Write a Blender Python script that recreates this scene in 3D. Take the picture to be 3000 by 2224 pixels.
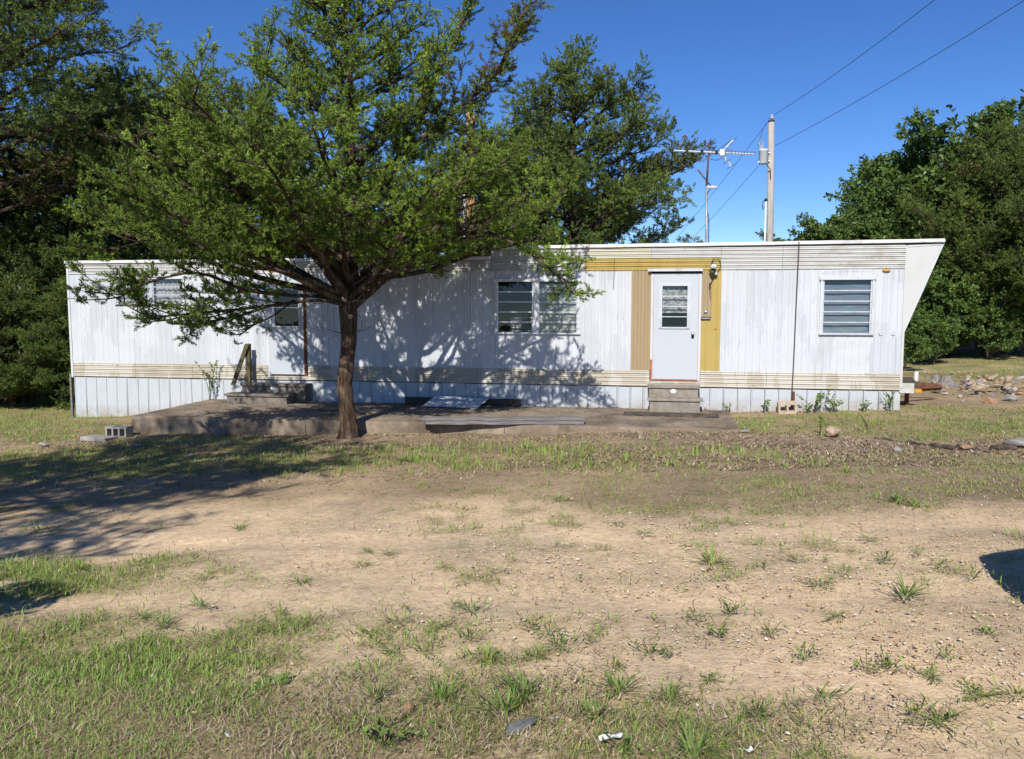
import bpy, math, random
import numpy as np
from mathutils import Vector, Matrix

for o in list(bpy.data.objects):
    bpy.data.objects.remove(o)
scene = bpy.context.scene
COL = scene.collection
R = math.radians

# ------------------------------------------------------------------ camera
FPX, CX, CY, EYE = 2400.0, 1500.0, 1112.0, 1.83
PITCH = math.atan(222 / 2400.0)
cam_d = bpy.data.cameras.new('camera')
cam = bpy.data.objects.new('camera', cam_d)
COL.objects.link(cam)
cam.location = (0, 0, EYE)
cam.rotation_euler = (math.pi / 2 - PITCH, 0, 0)
cam_d.sensor_width = 36.0
cam_d.lens = 36.0 * FPX / 3000.0
cam_d.clip_start = 0.05
cam_d.clip_end = 3000
scene.camera = cam

# ------------------------------------------------------------------ light
SUN_EL, SUN_AZ = R(38), R(12.5)          # sun stands behind the camera, a little to its left
TO_SUN = Vector((-math.sin(SUN_AZ) * math.cos(SUN_EL), -math.cos(SUN_AZ) * math.cos(SUN_EL), math.sin(SUN_EL)))
world = bpy.data.worlds.new('World')
scene.world = world
world.use_nodes = True
nt = world.node_tree
nt.nodes.clear()
sky = nt.nodes.new('ShaderNodeTexSky')
sky.sky_type = 'NISHITA'
sky.sun_disc = False
sky.sun_elevation = SUN_EL
sky.sun_rotation = math.atan2(TO_SUN.x, TO_SUN.y)
sky.altitude = 2600
sky.air_density = 1.0
sky.dust_density = 0.0
sky.ozone_density = 4.5
bg = nt.nodes.new('ShaderNodeBackground')
bg.inputs['Strength'].default_value = 0.11
wo = nt.nodes.new('ShaderNodeOutputWorld')
hs = nt.nodes.new('ShaderNodeHueSaturation')
hs.inputs['Saturation'].default_value = 1.2
hs.inputs['Hue'].default_value = 0.51
nt.links.new(sky.outputs[0], hs.inputs['Color'])
nt.links.new(hs.outputs[0], bg.inputs[0])
nt.links.new(bg.outputs[0], wo.inputs[0])
sun_d = bpy.data.lights.new('sun', 'SUN')
sun_d.energy = 5.0
sun_d.angle = R(0.53)
sun_d.color = (1.0, 0.955, 0.885)
sun = bpy.data.objects.new('sun', sun_d)
COL.objects.link(sun)
sun.rotation_euler = TO_SUN.to_track_quat('Z', 'Y').to_euler()
scene.view_settings.view_transform = 'Standard'
scene.view_settings.look = 'None'
scene.view_settings.gamma = 1.0
scene.view_settings.use_curve_mapping = False
scene.view_settings.exposure = 0.26

# ------------------------------------------------------------------ helpers
def ray(px, py):
    x, y = (px - CX) / FPX, -(py - CY) / FPX
    c, s = math.cos(PITCH), math.sin(PITCH)
    return Vector((x, c + y * s, -s + y * c))

def at(px, py, Y):
    r = ray(px, py)
    return Vector((0, 0, EYE)) + r * (Y / r.y)

ONES = ['', 'first', 'second', 'third', 'fourth', 'fifth', 'sixth', 'seventh', 'eighth', 'ninth', 'tenth', 'eleventh', 'twelfth', 'thirteenth', 'fourteenth', 'fifteenth', 'sixteenth', 'seventeenth', 'eighteenth', 'nineteenth']
def nth(i):
    if i < 20: return ONES[i]
    t = {2: 'twent', 3: 'thirt', 4: 'fort', 5: 'fift', 6: 'sixt', 7: 'sevent'}[i // 10]
    return t + 'ieth' if i % 10 == 0 else t + 'y-' + ONES[i % 10]

def order_labels(objs, fmt):
    """alike things told apart by their order from left to right in the picture"""
    objs = sorted(objs, key=lambda o: o.location.x / max(o.location.y, .1))
    for i, o in enumerate(objs):
        o['label'] = fmt % nth(i + 1)

def tag(o, label=None, cat=None, group=None, kind=None):
    if label: o['label'] = label
    if cat: o['category'] = cat
    if group: o['group'] = group
    if kind: o['kind'] = kind
    return o

def empty(name, loc=(0, 0, 0), rz=0.0):
    o = bpy.data.objects.new(name, None)
    COL.objects.link(o)
    o.location = loc
    o.rotation_euler = (0, 0, rz)
    o.empty_display_size = 0.1
    return o

def copy_tree(o, parent=None):
    c = o.copy()
    COL.objects.link(c)
    c.parent = parent
    for ch in o.children:
        copy_tree(ch, c)
    return c

class MB:
    def __init__(s):
        s.v, s.f = [], []
    def add(s, vs, fs):
        n = len(s.v)
        s.v += [tuple(p) for p in vs]
        s.f += [tuple(i + n for i in f) for f in fs]
        return s
    def box(s, a, b):
        (x0, y0, z0), (x1, y1, z1) = a, b
        if x0 > x1: x0, x1 = x1, x0
        if y0 > y1: y0, y1 = y1, y0
        if z0 > z1: z0, z1 = z1, z0
        return s.add([(x0, y0, z0), (x1, y0, z0), (x1, y1, z0), (x0, y1, z0), (x0, y0, z1), (x1, y0, z1), (x1, y1, z1), (x0, y1, z1)],
              [(0, 3, 2, 1), (4, 5, 6, 7), (0, 1, 5, 4), (1, 2, 6, 5), (2, 3, 7, 6), (3, 0, 4, 7)])
    def prism(s, poly, y0, y1):
        """poly in (x, z), extruded along y"""
        n = len(poly)
        vs = [(x, y0, z) for x, z in poly] + [(x, y1, z) for x, z in poly]
        fs = [tuple(range(n)), tuple(range(2 * n - 1, n - 1, -1))]
        for i in range(n):
            j = (i + 1) % n
            fs.append((i, i + n, j + n, j))
        return s.add(vs, fs)
    def prism_z(s, poly, z0, z1):
        n = len(poly)
        vs = [(x, y, z0) for x, y in poly] + [(x, y, z1) for x, y in poly]
        fs = [tuple(range(n - 1, -1, -1)), tuple(range(n, 2 * n))]
        for i in range(n):
            j = (i + 1) % n
            fs.append((i, j, j + n, i + n))
        return s.add(vs, fs)
    def ring(s, outer, inner, y0, y1):
        """rectangular frame in one piece; outer/inner = (u0, z0, u1, z1)"""
        c = lambda r: [(r[0], r[1]), (r[2], r[1]), (r[2], r[3]), (r[0], r[3])]
        vs = [(x, y, z) for y in (y0, y1) for r in (outer, inner) for (x, z) in c(r)]
        fs = []
        for i in range(4):
            j = (i + 1) % 4
            fs += [(i, j, 4 + j, 4 + i), (8 + j, 8 + i, 12 + i, 12 + j), (i, 8 + i, 8 + j, j), (4 + j, 12 + j, 12 + i, 4 + i)]
        return s.add(vs, fs)
    def prism_x(s, poly, x0, x1):
        """poly in (y, z), extruded along x"""
        n = len(poly)
        vs = [(x0, y, z) for y, z in poly] + [(x1, y, z) for y, z in poly]
        fs = [tuple(range(n - 1, -1, -1)), tuple(range(n, 2 * n))]
        for i in range(n):
            j = (i + 1) % n
            fs.append((i, j, j + n, i + n))
        return s.add(vs, fs)
    def tube(s, path, rad, n=6, cap=True):
        path = [Vector(p) for p in path]
        if not hasattr(rad, '__len__'): rad = [rad] * len(path)
        m = len(path)
        t0 = (path[1] - path[0]).normalized()
        up = Vector((0, 0, 1)) if abs(t0.z) < 0.9 else Vector((1, 0, 0))
        u = t0.cross(up).normalized()
        vs = []
        for i in range(m):
            t = (path[min(i + 1, m - 1)] - path[max(i - 1, 0)])
            if t.length < 1e-9: t = t0
            t = t.normalized()
            u = (u - t * u.dot(t)).normalized()
            w = t.cross(u)
            for k in range(n):
                a = 2 * math.pi * k / n
                vs.append(path[i] + (u * math.cos(a) + w * math.sin(a)) * rad[i])
        fs = []
        for i in range(m - 1):
            for k in range(n):
                k2 = (k + 1) % n
                fs.append((i * n + k, i * n + k2, (i + 1) * n + k2, (i + 1) * n + k))
        if cap:
            fs.append(tuple(range(n - 1, -1, -1)))
            fs.append(tuple(range((m - 1) * n, m * n)))
        return s.add(vs, fs)
    def lathe(s, prof, c=(0, 0, 0), n=16, axis='z'):
        vs, fs = [], []
        for r, h in prof:
            for k in range(n):
                a = 2 * math.pi * k / n
                x, y = r * math.cos(a), r * math.sin(a)
                p = (x, y, h) if axis == 'z' else ((x, -h, y) if axis == 'y' else (h, x, y))
                vs.append((p[0] + c[0], p[1] + c[1], p[2] + c[2]))
        m = len(prof)
        for i in range(m - 1):
            for k in range(n):
                k2 = (k + 1) % n
                fs.append((i * n + k, i * n + k2, (i + 1) * n + k2, (i + 1) * n + k))
        fs.append(tuple(range(n - 1, -1, -1)))
        fs.append(tuple(range((m - 1) * n, m * n)))
        return s.add(vs, fs)
    def build(s, name, mat, parent=None, smooth=False, bevel=0, M=None):
        me = bpy.data.meshes.new(name)
        me.from_pydata(s.v, [], s.f)
        me.materials.append(mat)
        if smooth:
            me.polygons.foreach_set('use_smooth', [True] * len(me.polygons))
        me.update()
        o = bpy.data.objects.new(name, me)
        COL.objects.link(o)
        if parent: o.parent = parent
        if M is not None: o.matrix_local = M
        if bevel:
            b = o.modifiers.new('bevel', 'BEVEL')
            b.width = bevel
            b.segments = 2
            b.limit_method = 'ANGLE'
        return o

def np_mesh(name, verts, tris, mat, parent=None, tint=None, colr=None, smooth=False):
    me = bpy.data.meshes.new(name)
    nv, nf = len(verts), len(tris)
    k = tris.shape[1]
    me.vertices.add(nv)
    me.vertices.foreach_set('co', np.ascontiguousarray(verts, np.float32).ravel())
    me.loops.add(nf * k)
    me.loops.foreach_set('vertex_index', np.ascontiguousarray(tris, np.int32).ravel())
    me.polygons.add(nf)
    me.polygons.foreach_set('loop_start', np.arange(0, nf * k, k, dtype=np.int32))
    if smooth:
        me.polygons.foreach_set('use_smooth', np.ones(nf, dtype=bool))
    if tint is not None:
        a = me.attributes.new('tint', 'FLOAT', 'POINT')
        a.data.foreach_set('value', np.ascontiguousarray(tint, np.float32))
    if colr is not None:
        a = me.attributes.new('Col', 'FLOAT_COLOR', 'POINT')
        c4 = np.ones((nv, 4), np.float32)
        c4[:, :3] = colr
        a.data.foreach_set('color', c4.ravel())
    me.materials.append(mat)
    me.update(calc_edges=True)
    me.validate()
    o = bpy.data.objects.new(name, me)
    COL.objects.link(o)
    if parent: o.parent = parent
    return o

def _h(ix, iy, s):
    n = (ix.astype(np.int64) * 374761393 + iy.astype(np.int64) * 668265263 + s * 974634777) & 0x7fffffff
    n = ((n ^ (n >> 13)) * 1274126177) & 0x7fffffff
    return ((n ^ (n >> 16)) & 0xffff) / 65535.0

def noise(x, y, s=0):
    x = np.asarray(x, float); y = np.asarray(y, float)
    ix, iy = np.floor(x), np.floor(y)
    fx, fy = x - ix, y - iy
    fx = fx * fx * (3 - 2 * fx); fy = fy * fy * (3 - 2 * fy)
    a, b = _h(ix, iy, s), _h(ix + 1, iy, s)
    c, d = _h(ix, iy + 1, s), _h(ix + 1, iy + 1, s)
    return (a * (1 - fx) + b * fx) * (1 - fy) + (c * (1 - fx) + d * fx) * fy

def fbm(x, y, s=0, o=4):
    t, a, n = 0, 0.5, 0
    for i in range(o):
        t = t + a * noise(np.asarray(x) * 2 ** i, np.asarray(y) * 2 ** i, s + i * 7); n += a; a *= 0.5
    return t / n

# ------------------------------------------------------------------ materials
def new_mat(name):
    m = bpy.data.materials.new(name)
    m.use_nodes = True
    n = m.node_tree
    n.nodes.clear()
    out = n.nodes.new('ShaderNodeOutputMaterial')
    return m, n, out

def ramp(n, fac, stops):
    r = n.nodes.new('ShaderNodeValToRGB')
    e = r.color_ramp.elements
    while len(e) < len(stops): e.new(0.5)
    for i, (p, c) in enumerate(stops):
        e[i].position = p
        e[i].color = (*c, 1) if len(c) == 3 else c
    n.links.new(fac, r.inputs[0])
    return r.outputs[0]

def tex_noise(n, scale, detail=4, rough=0.55, vec=None, stretch=None):
    tc = n.nodes.new('ShaderNodeTexCoord')
    src = vec or tc.outputs['Object']
    if stretch:
        mp = n.nodes.new('ShaderNodeMapping')
        mp.inputs['Scale'].default_value = stretch
        n.links.new(src, mp.inputs[0])
        src = mp.outputs[0]
    t = n.nodes.new('ShaderNodeTexNoise')
    t.inputs['Scale'].default_value = scale
    t.inputs['Detail'].default_value = detail
    t.inputs['Roughness'].default_value = rough
    n.links.new(src, t.inputs['Vector'])
    return t.outputs['Fac']

def mix(n, fac, a, b, mode='MIX'):
    m = n.nodes.new('ShaderNodeMix')
    m.data_type = 'RGBA'
    m.blend_type = mode
    for s, v in ((m.inputs['Factor'], fac), (m.inputs[6], a), (m.inputs[7], b)):
        if isinstance(v, (int, float)): s.default_value = v
        elif isinstance(v, tuple): s.default_value = (*v, 1)
        else: n.links.new(v, s)
    return m.outputs[2]

def principled(n, out, col, rough=0.7, metal=0.0, bump=None, bstr=0.3, bdist=0.01, spec=0.4):
    p = n.nodes.new('ShaderNodeBsdfPrincipled')
    if isinstance(col, tuple): p.inputs['Base Color'].default_value = (*col, 1)
    else: n.links.new(col, p.inputs['Base Color'])
    if isinstance(rough, (int, float)): p.inputs['Roughness'].default_value = rough
    else: n.links.new(rough, p.inputs['Roughness'])
    p.inputs['Metallic'].default_value = metal
    p.inputs['Specular IOR Level'].default_value = spec
    if bump is not None:
        b = n.nodes.new('ShaderNodeBump')
        b.inputs['Strength'].default_value = bstr
        b.inputs['Distance'].default_value = bdist
        n.links.new(bump, b.inputs['Height'])
        n.links.new(b.outputs[0], p.inputs['Normal'])
    n.links.new(p.outputs[0], out.inputs[0])
    return p

def simple(name, c0, c1, scale=6, rough=0.7, metal=0.0, bstr=0.25, bdist=0.006, stretch=None, spec=0.4, detail=5):
    m, n, out = new_mat(name)
    f = tex_noise(n, scale, detail, 0.6, stretch=stretch)
    col = ramp(n, f, [(0.32, c0), (0.68, c1)])
    f2 = tex_noise(n, scale * 7, 3, 0.6, stretch=stretch)
    principled(n, out, col, rough, metal, f2, bstr, bdist, spec)
    return m

def painted(name, base, stain, patch=None, patch_amt=0.0, streak=(14, 6, 0.55), rough=0.5, lo=0.45, rust=0.0, eave=0.0, splash=0.0):
    """chalky painted sheet metal with rain streaks, dirt, and brushed repaint patches"""
    m, n, out = new_mat(name)
    st = tex_noise(n, 1.0, 5, 0.6, stretch=streak)
    fine = tex_noise(n, 2.2, 6, 0.65)
    big = tex_noise(n, 0.55, 3, 0.5, stretch=(1, 1, 1))
    col = ramp(n, st, [(lo, base), (0.78, stain)])
    blend = ramp(n, big, [(0.42, (0, 0, 0)), (0.6, (1, 1, 1))])
    col = mix(n, blend, base, col)
    dirt = ramp(n, fine, [(0.62, (0, 0, 0)), (0.85, (0.3, 0.3, 0.3))])
    col = mix(n, dirt, col, tuple(c * 0.78 for c in stain))
    if patch:
        pn = tex_noise(n, 1.0, 3, 0.55, stretch=(2.6, 1, 0.75))
        jag = tex_noise(n, 1, 2, 0.5, stretch=(22, 1, 3))
        ad = n.nodes.new('ShaderNodeMath'); ad.operation = 'MULTIPLY_ADD'
        n.links.new(jag, ad.inputs[0]); ad.inputs[1].default_value = 0.22; n.links.new(pn, ad.inputs[2])
        pm = ramp(n, ad.outputs[0], [(0.62 - patch_amt, (0, 0, 0)), (0.63 - patch_amt, (1, 1, 1))])
        col = mix(n, pm, col, patch)
    if rust:
        rn = tex_noise(n, 9, 6, 0.7)
        rm = ramp(n, rn, [(0.66 - rust * 0.1, (0, 0, 0)), (0.72 - rust * 0.1, (1, 1, 1))])
        col = mix(n, rm, col, (0.16, 0.06, 0.025))
    if eave:
        # rain streaks that run down from the eave and fade out
        es = tex_noise(n, 1.0, 4, 0.6, stretch=(17, 1, 0.35))
        tcn = n.nodes.new('ShaderNodeTexCoord'); sx = n.nodes.new('ShaderNodeSeparateXYZ')
        n.links.new(tcn.outputs['Object'], sx.inputs[0])
        mr = n.nodes.new('ShaderNodeMapRange'); mr.inputs[1].default_value = 1.0; mr.inputs[2].default_value = 2.45
        mr.inputs[3].default_value = 0.05; mr.inputs[4].default_value = eave
        n.links.new(sx.outputs['Z'], mr.inputs[0])
        ml = n.nodes.new('ShaderNodeMath'); ml.operation = 'MULTIPLY'
        n.links.new(ramp(n, es, [(0.42, (0, 0, 0)), (0.62, (1, 1, 1))]), ml.inputs[0]); n.links.new(mr.outputs[0], ml.inputs[1])
        col = mix(n, ml.outputs[0], col, stain)
    if splash:
        # mud thrown up from the ground, following the falling grade
        sn = tex_noise(n, 5, 5, 0.7)
        tcn = n.nodes.new('ShaderNodeTexCoord'); sx = n.nodes.new('ShaderNodeSeparateXYZ')
        n.links.new(tcn.outputs['Object'], sx.inputs[0])
        gd = n.nodes.new('ShaderNodeMath'); gd.operation = 'MULTIPLY_ADD'; gd.inputs[1].default_value = -0.031; n.links.new(sx.outputs['X'], gd.inputs[0]); n.links.new(sx.outputs['Z'], gd.inputs[2])
        mr = n.nodes.new('ShaderNodeMapRange'); mr.inputs[1].default_value = -0.22; mr.inputs[2].default_value = -0.50
        mr.inputs[3].default_value = 0.0; mr.inputs[4].default_value = 1.0
        n.links.new(gd.outputs[0], mr.inputs[0])
        ml = n.nodes.new('ShaderNodeMath'); ml.operation = 'MULTIPLY'
        n.links.new(ramp(n, sn, [(0.35, (0, 0, 0)), (0.65, (1, 1, 1))]), ml.inputs[0]); n.links.new(mr.outputs[0], ml.inputs[1])
        col = mix(n, ml.outputs[0], col, (0.30, 0.24, 0.17))
    wob = tex_noise(n, 1.7, 3, 0.5)
    principled(n, out, col, rough, 0.0, wob, 0.5, 0.035, 0.35)
    return m

M = {}
M['white'] = painted('white_siding', (0.48, 0.50, 0.53), (0.37, 0.38, 0.395), (0.53, 0.55, 0.58), 0.03, lo=0.52, eave=0.42)
M['trim_white'] = painted('white_trim', (0.53, 0.545, 0.56), (0.36, 0.35, 0.31), lo=0.5, streak=(5, 5, 2))
M['door_white'] = painted('door_white', (0.455, 0.485, 0.52), (0.41, 0.435, 0.465), lo=0.55)
M['fascia'] = painted('fascia_paint', (0.50, 0.50, 0.48), (0.32, 0.30, 0.225), lo=0.45, streak=(3, 3, 9), rust=0.2)
M['fascia_yellow'] = painted('fascia_yellowed', (0.52, 0.495, 0.39), (0.38, 0.345, 0.225), lo=0.45, streak=(2, 3, 9), rust=0.2)
M['belt'] = painted('belt_paint', (0.42, 0.38, 0.305), (0.29, 0.255, 0.19), (0.48, 0.45, 0.39), 0.0, lo=0.4, streak=(3, 3, 12), rust=0.3)
M['skirt'] = painted('skirt_paint', (0.445, 0.475, 0.505), (0.34, 0.36, 0.385), lo=0.5, streak=(9, 4, 1.0), splash=1.0)
M['yellow'] = painted('yellow_paint', (0.385, 0.285, 0.08), (0.32, 0.23, 0.065), (0.40, 0.30, 0.09), 0.02, lo=0.5, rust=0.15)
M['tan'] = painted('tan_paint', (0.345, 0.265, 0.16), (0.285, 0.215, 0.13), lo=0.5)
M['orange'] = painted('orange_paint', (0.50, 0.17, 0.07), (0.40, 0.14, 0.06), (0.72, 0.70, 0.68), 0.02, lo=0.5)
M['nose'] = painted('nose_paint', (0.50, 0.505, 0.49), (0.43, 0.42, 0.38), lo=0.55, streak=(2, 2, 1))
M['alu'] = simple('weathered_aluminium', (0.52, 0.53, 0.56), (0.68, 0.69, 0.72), 9, 0.42, 0.55, 0.15)
M['rust'] = simple('rusty_steel', (0.06, 0.026, 0.016), (0.19, 0.075, 0.036), 14, 0.85, 0.1)
M['rust_red'] = simple('red_rust', (0.28, 0.06, 0.03), (0.45, 0.14, 0.05), 20, 0.85)
M['dark'] = simple('dark_gap', (0.012, 0.012, 0.014), (0.03, 0.028, 0.028), 6, 0.8)
M['room'] = simple('room_interior', (0.045, 0.04, 0.035), (0.08, 0.07, 0.06), 2, 0.9)
M['roofcoat'] = painted('roof_coating', (0.62, 0.61, 0.60), (0.25, 0.24, 0.23), lo=0.5, streak=(3, 3, 3))
M['curtain'] = simple('curtain_with_reflection', (0.15, 0.19, 0.235), (0.24, 0.285, 0.34), 4, 0.9, stretch=(1.0, 1, 7))  # blue-grey bands: window reflection put into the white curtain's colour
M['lace'] = simple('lace_curtain', (0.10, 0.10, 0.10), (0.62, 0.62, 0.60), 16, 0.9, stretch=(1, 1, 1.7))
M['blind'] = simple('venetian_blind', (0.40, 0.41, 0.38), (0.52, 0.53, 0.49), 3, 0.6)
M['drape'] = simple('grey_drape', (0.36, 0.36, 0.37), (0.52, 0.51, 0.52), 4, 0.9, stretch=(7, 1, 0.5))
M['black'] = simple('black_plastic', (0.012, 0.012, 0.013), (0.03, 0.03, 0.03), 10, 0.5)
M['chrome'] = simple('chrome', (0.6, 0.6, 0.62), (0.75, 0.75, 0.76), 10, 0.2, 1.0, 0.05)
M['amber'] = simple('amber_lens', (0.55, 0.24, 0.02), (0.65, 0.30, 0.03), 30, 0.25)
M['brass'] = simple('dark_brass', (0.06, 0.05, 0.035), (0.16, 0.12, 0.06), 12, 0.5, 0.4)  # dark brass, also used for the piece in the lamp's shadow
M['milk'] = simple('milk_glass', (0.42, 0.48, 0.54), (0.60, 0.65, 0.70), 18, 0.15)
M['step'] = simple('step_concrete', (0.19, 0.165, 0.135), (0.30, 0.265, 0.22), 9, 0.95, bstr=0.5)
M['step_dark'] = simple('step_concrete_shaded', (0.10, 0.085, 0.07), (0.22, 0.19, 0.155), 9, 0.95, bstr=0.5)  # darker copy of the step concrete, shade put into its colour
M['block'] = simple('block_concrete', (0.26, 0.24, 0.21), (0.38, 0.35, 0.31), 10, 0.95, bstr=0.7)
M['block_pink'] = simple('block_concrete_buff', (0.42, 0.33, 0.24), (0.54, 0.43, 0.32), 10, 0.95, bstr=0.7)
M['plank'] = simple('weathered_plank', (0.10, 0.092, 0.09), (0.25, 0.235, 0.23), 5, 0.9, stretch=(0.6, 12, 12), bstr=0.5)
M['wood_dark'] = simple('old_dark_timber', (0.045, 0.034, 0.026), (0.11, 0.085, 0.065), 5, 0.95, stretch=(0.6, 9, 9), bstr=0.6)
M['rail'] = simple('lichen_timber', (0.05, 0.042, 0.025), (0.135, 0.112, 0.058), 6, 0.95, stretch=(8, 8, 1), bstr=0.5)
M['rubber'] = simple('rubber_mat', (0.014, 0.013, 0.013), (0.14, 0.115, 0.085), 5, 0.9)
M['pole'] = simple('bleached_pole', (0.30, 0.27, 0.24), (0.52, 0.49, 0.45), 3, 0.9, stretch=(9, 9, 0.6), bstr=0.7, bdist=0.02)
M['pole_orange'] = simple('orange_pole', (0.30, 0.14, 0.05), (0.58, 0.36, 0.19), 3, 0.9, stretch=(9, 9, 1.5), bstr=0.7, bdist=0.02)
M['paint_grey'] = simple('transformer_grey', (0.58, 0.62, 0.64), (0.68, 0.72, 0.74), 5, 0.4)
M['porcelain'] = simple('porcelain', (0.35, 0.30, 0.27), (0.5, 0.47, 0.44), 8, 0.25)
M['wire'] = simple('wire', (0.04, 0.045, 0.055), (0.07, 0.075, 0.085), 6, 0.6)
M['ant_white'] = simple('antenna_aluminium', (0.66, 0.67, 0.68), (0.80, 0.81, 0.82), 20, 0.35, 0.2)
M['mast'] = simple('mast_steel', (0.24, 0.22, 0.21), (0.42, 0.41, 0.41), 8, 0.5, 0.5)
M['mast_rust'] = simple('mast_rust', (0.07, 0.045, 0.04), (0.16, 0.10, 0.085), 8, 0.8, 0.2)
M['pvc'] = simple('pvc_pipe', (0.62, 0.64, 0.66), (0.72, 0.74, 0.76), 6, 0.4)
M['litter_white'] = simple('white_litter', (0.62, 0.62, 0.62), (0.78, 0.78, 0.78), 9, 0.7)
M['stump'] = simple('grey_stump', (0.14, 0.125, 0.11), (0.36, 0.33, 0.29), 4, 0.95, stretch=(9, 9, 1), bstr=0.8, bdist=0.02)
M['log'] = simple('rotten_log', (0.022, 0.018, 0.015), (0.13, 0.10, 0.075), 6, 0.98, bstr=1.0, bdist=0.03)
M['log_pale'] = simple('fallen_log', (0.13, 0.10, 0.085), (0.28, 0.22, 0.18), 6, 0.98, stretch=(1, 6, 6), bstr=0.8, bdist=0.02)
M['rock_buff'] = simple('buff_rock', (0.36, 0.25, 0.15), (0.52, 0.42, 0.31), 5, 0.95, bstr=0.7, bdist=0.02)
M['rock_pale'] = simple('pale_rock', (0.36, 0.32, 0.28), (0.54, 0.50, 0.46), 5, 0.95, bstr=0.7, bdist=0.02)
M['rock_grey'] = simple('grey_rock', (0.22, 0.20, 0.19), (0.36, 0.34, 0.33), 5, 0.95, bstr=0.7, bdist=0.02)
M['rock_red'] = simple('red_rock', (0.32, 0.17, 0.10), (0.46, 0.29, 0.18), 5, 0.95, bstr=0.7, bdist=0.02)
M['carpaint'] = simple('dark_car_paint', (0.02, 0.022, 0.03), (0.03, 0.033, 0.045), 3, 0.25, 0.3, 0.02)
M['tyre'] = simple('tyre_rubber', (0.015, 0.015, 0.015), (0.03, 0.03, 0.03), 10, 0.9)
M['slate'] = simple('dark_slate', (0.08, 0.085, 0.08), (0.15, 0.155, 0.15), 6, 0.8)

def glass_mat():
    m, n, out = new_mat('window_glass')
    tr = n.nodes.new('ShaderNodeBsdfTransparent'); tr.inputs[0].default_value = (0.80, 0.83, 0.84, 1)
    gl = n.nodes.new('ShaderNodeBsdfGlossy'); gl.inputs['Roughness'].default_value = 0.03
    gl.inputs[0].default_value = (0.95, 0.97, 1, 1)
    b = n.nodes.new('ShaderNodeBump'); b.inputs['Strength'].default_value = 0.25; b.inputs['Distance'].default_value = 0.01
    n.links.new(tex_noise(n, 2.5, 2, 0.5), b.inputs['Height'])
    n.links.new(b.outputs[0], gl.inputs['Normal'])
    fr = n.nodes.new('ShaderNodeFresnel'); fr.inputs[0].default_value = 1.55
    ad = n.nodes.new('ShaderNodeMath'); ad.operation = 'MULTIPLY'; ad.inputs[1].default_value = 0.8
    n.links.new(fr.outputs[0], ad.inputs[0])
    mx = n.nodes.new('ShaderNodeMixShader')
    n.links.new(ad.outputs[0], mx.inputs[0]); n.links.new(tr.outputs[0], mx.inputs[1]); n.links.new(gl.outputs[0], mx.inputs[2])
    n.links.new(mx.outputs[0], out.inputs[0])
    return m
M['glass'] = glass_mat()

def leaf_mat(name, stops, trans=0.28, rough=0.6, tcol=(0.16, 0.22, 0.03)):
    m, n, out = new_mat(name)
    at_ = n.nodes.new('ShaderNodeAttribute'); at_.attribute_name = 'tint'
    col = ramp(n, at_.outputs['Fac'], stops)
    p = n.nodes.new('ShaderNodeBsdfPrincipled')
    n.links.new(col, p.inputs['Base Color'])
    p.inputs['Roughness'].default_value = rough
    p.inputs['Specular IOR Level'].default_value = 0.25
    t = n.nodes.new('ShaderNodeBsdfTranslucent')
    n.links.new(mix(n, 0.5, col, tcol), t.inputs[0])
    mx = n.nodes.new('ShaderNodeMixShader'); mx.inputs[0].default_value = trans
    n.links.new(p.outputs[0], mx.inputs[1]); n.links.new(t.outputs[0], mx.inputs[2])
    n.links.new(mx.outputs[0], out.inputs[0])
    return m
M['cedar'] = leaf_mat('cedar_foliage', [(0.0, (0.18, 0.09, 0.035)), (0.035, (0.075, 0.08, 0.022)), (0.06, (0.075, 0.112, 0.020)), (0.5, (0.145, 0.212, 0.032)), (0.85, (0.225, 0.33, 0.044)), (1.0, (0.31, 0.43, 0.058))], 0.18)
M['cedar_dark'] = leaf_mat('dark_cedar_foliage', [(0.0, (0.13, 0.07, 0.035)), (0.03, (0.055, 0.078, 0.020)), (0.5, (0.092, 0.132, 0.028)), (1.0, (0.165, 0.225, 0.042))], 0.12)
M['oak'] = leaf_mat('oak_foliage', [(0.0, (0.045, 0.078, 0.018)), (0.5, (0.085, 0.14, 0.032)), (1.0, (0.16, 0.235, 0.055))], 0.3, 0.45)
M['grass'] = leaf_mat('grass_blades', [(0.0, (0.36, 0.28, 0.15)), (0.22, (0.36, 0.32, 0.13)), (0.36, (0.26, 0.30, 0.08)), (0.75, (0.22, 0.33, 0.065)), (1.0, (0.30, 0.44, 0.10))], 0.3)
M['weed'] = leaf_mat('weed_leaves', [(0.0, (0.13, 0.18, 0.05)), (0.5, (0.17, 0.26, 0.06)), (1.0, (0.23, 0.34, 0.085))], 0.3)
M['straw'] = leaf_mat('dry_straw', [(0.0, (0.13, 0.09, 0.06)), (0.35, (0.28, 0.20, 0.13)), (0.75, (0.44, 0.34, 0.22)), (1.0, (0.56, 0.47, 0.34))], 0.1)

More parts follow.
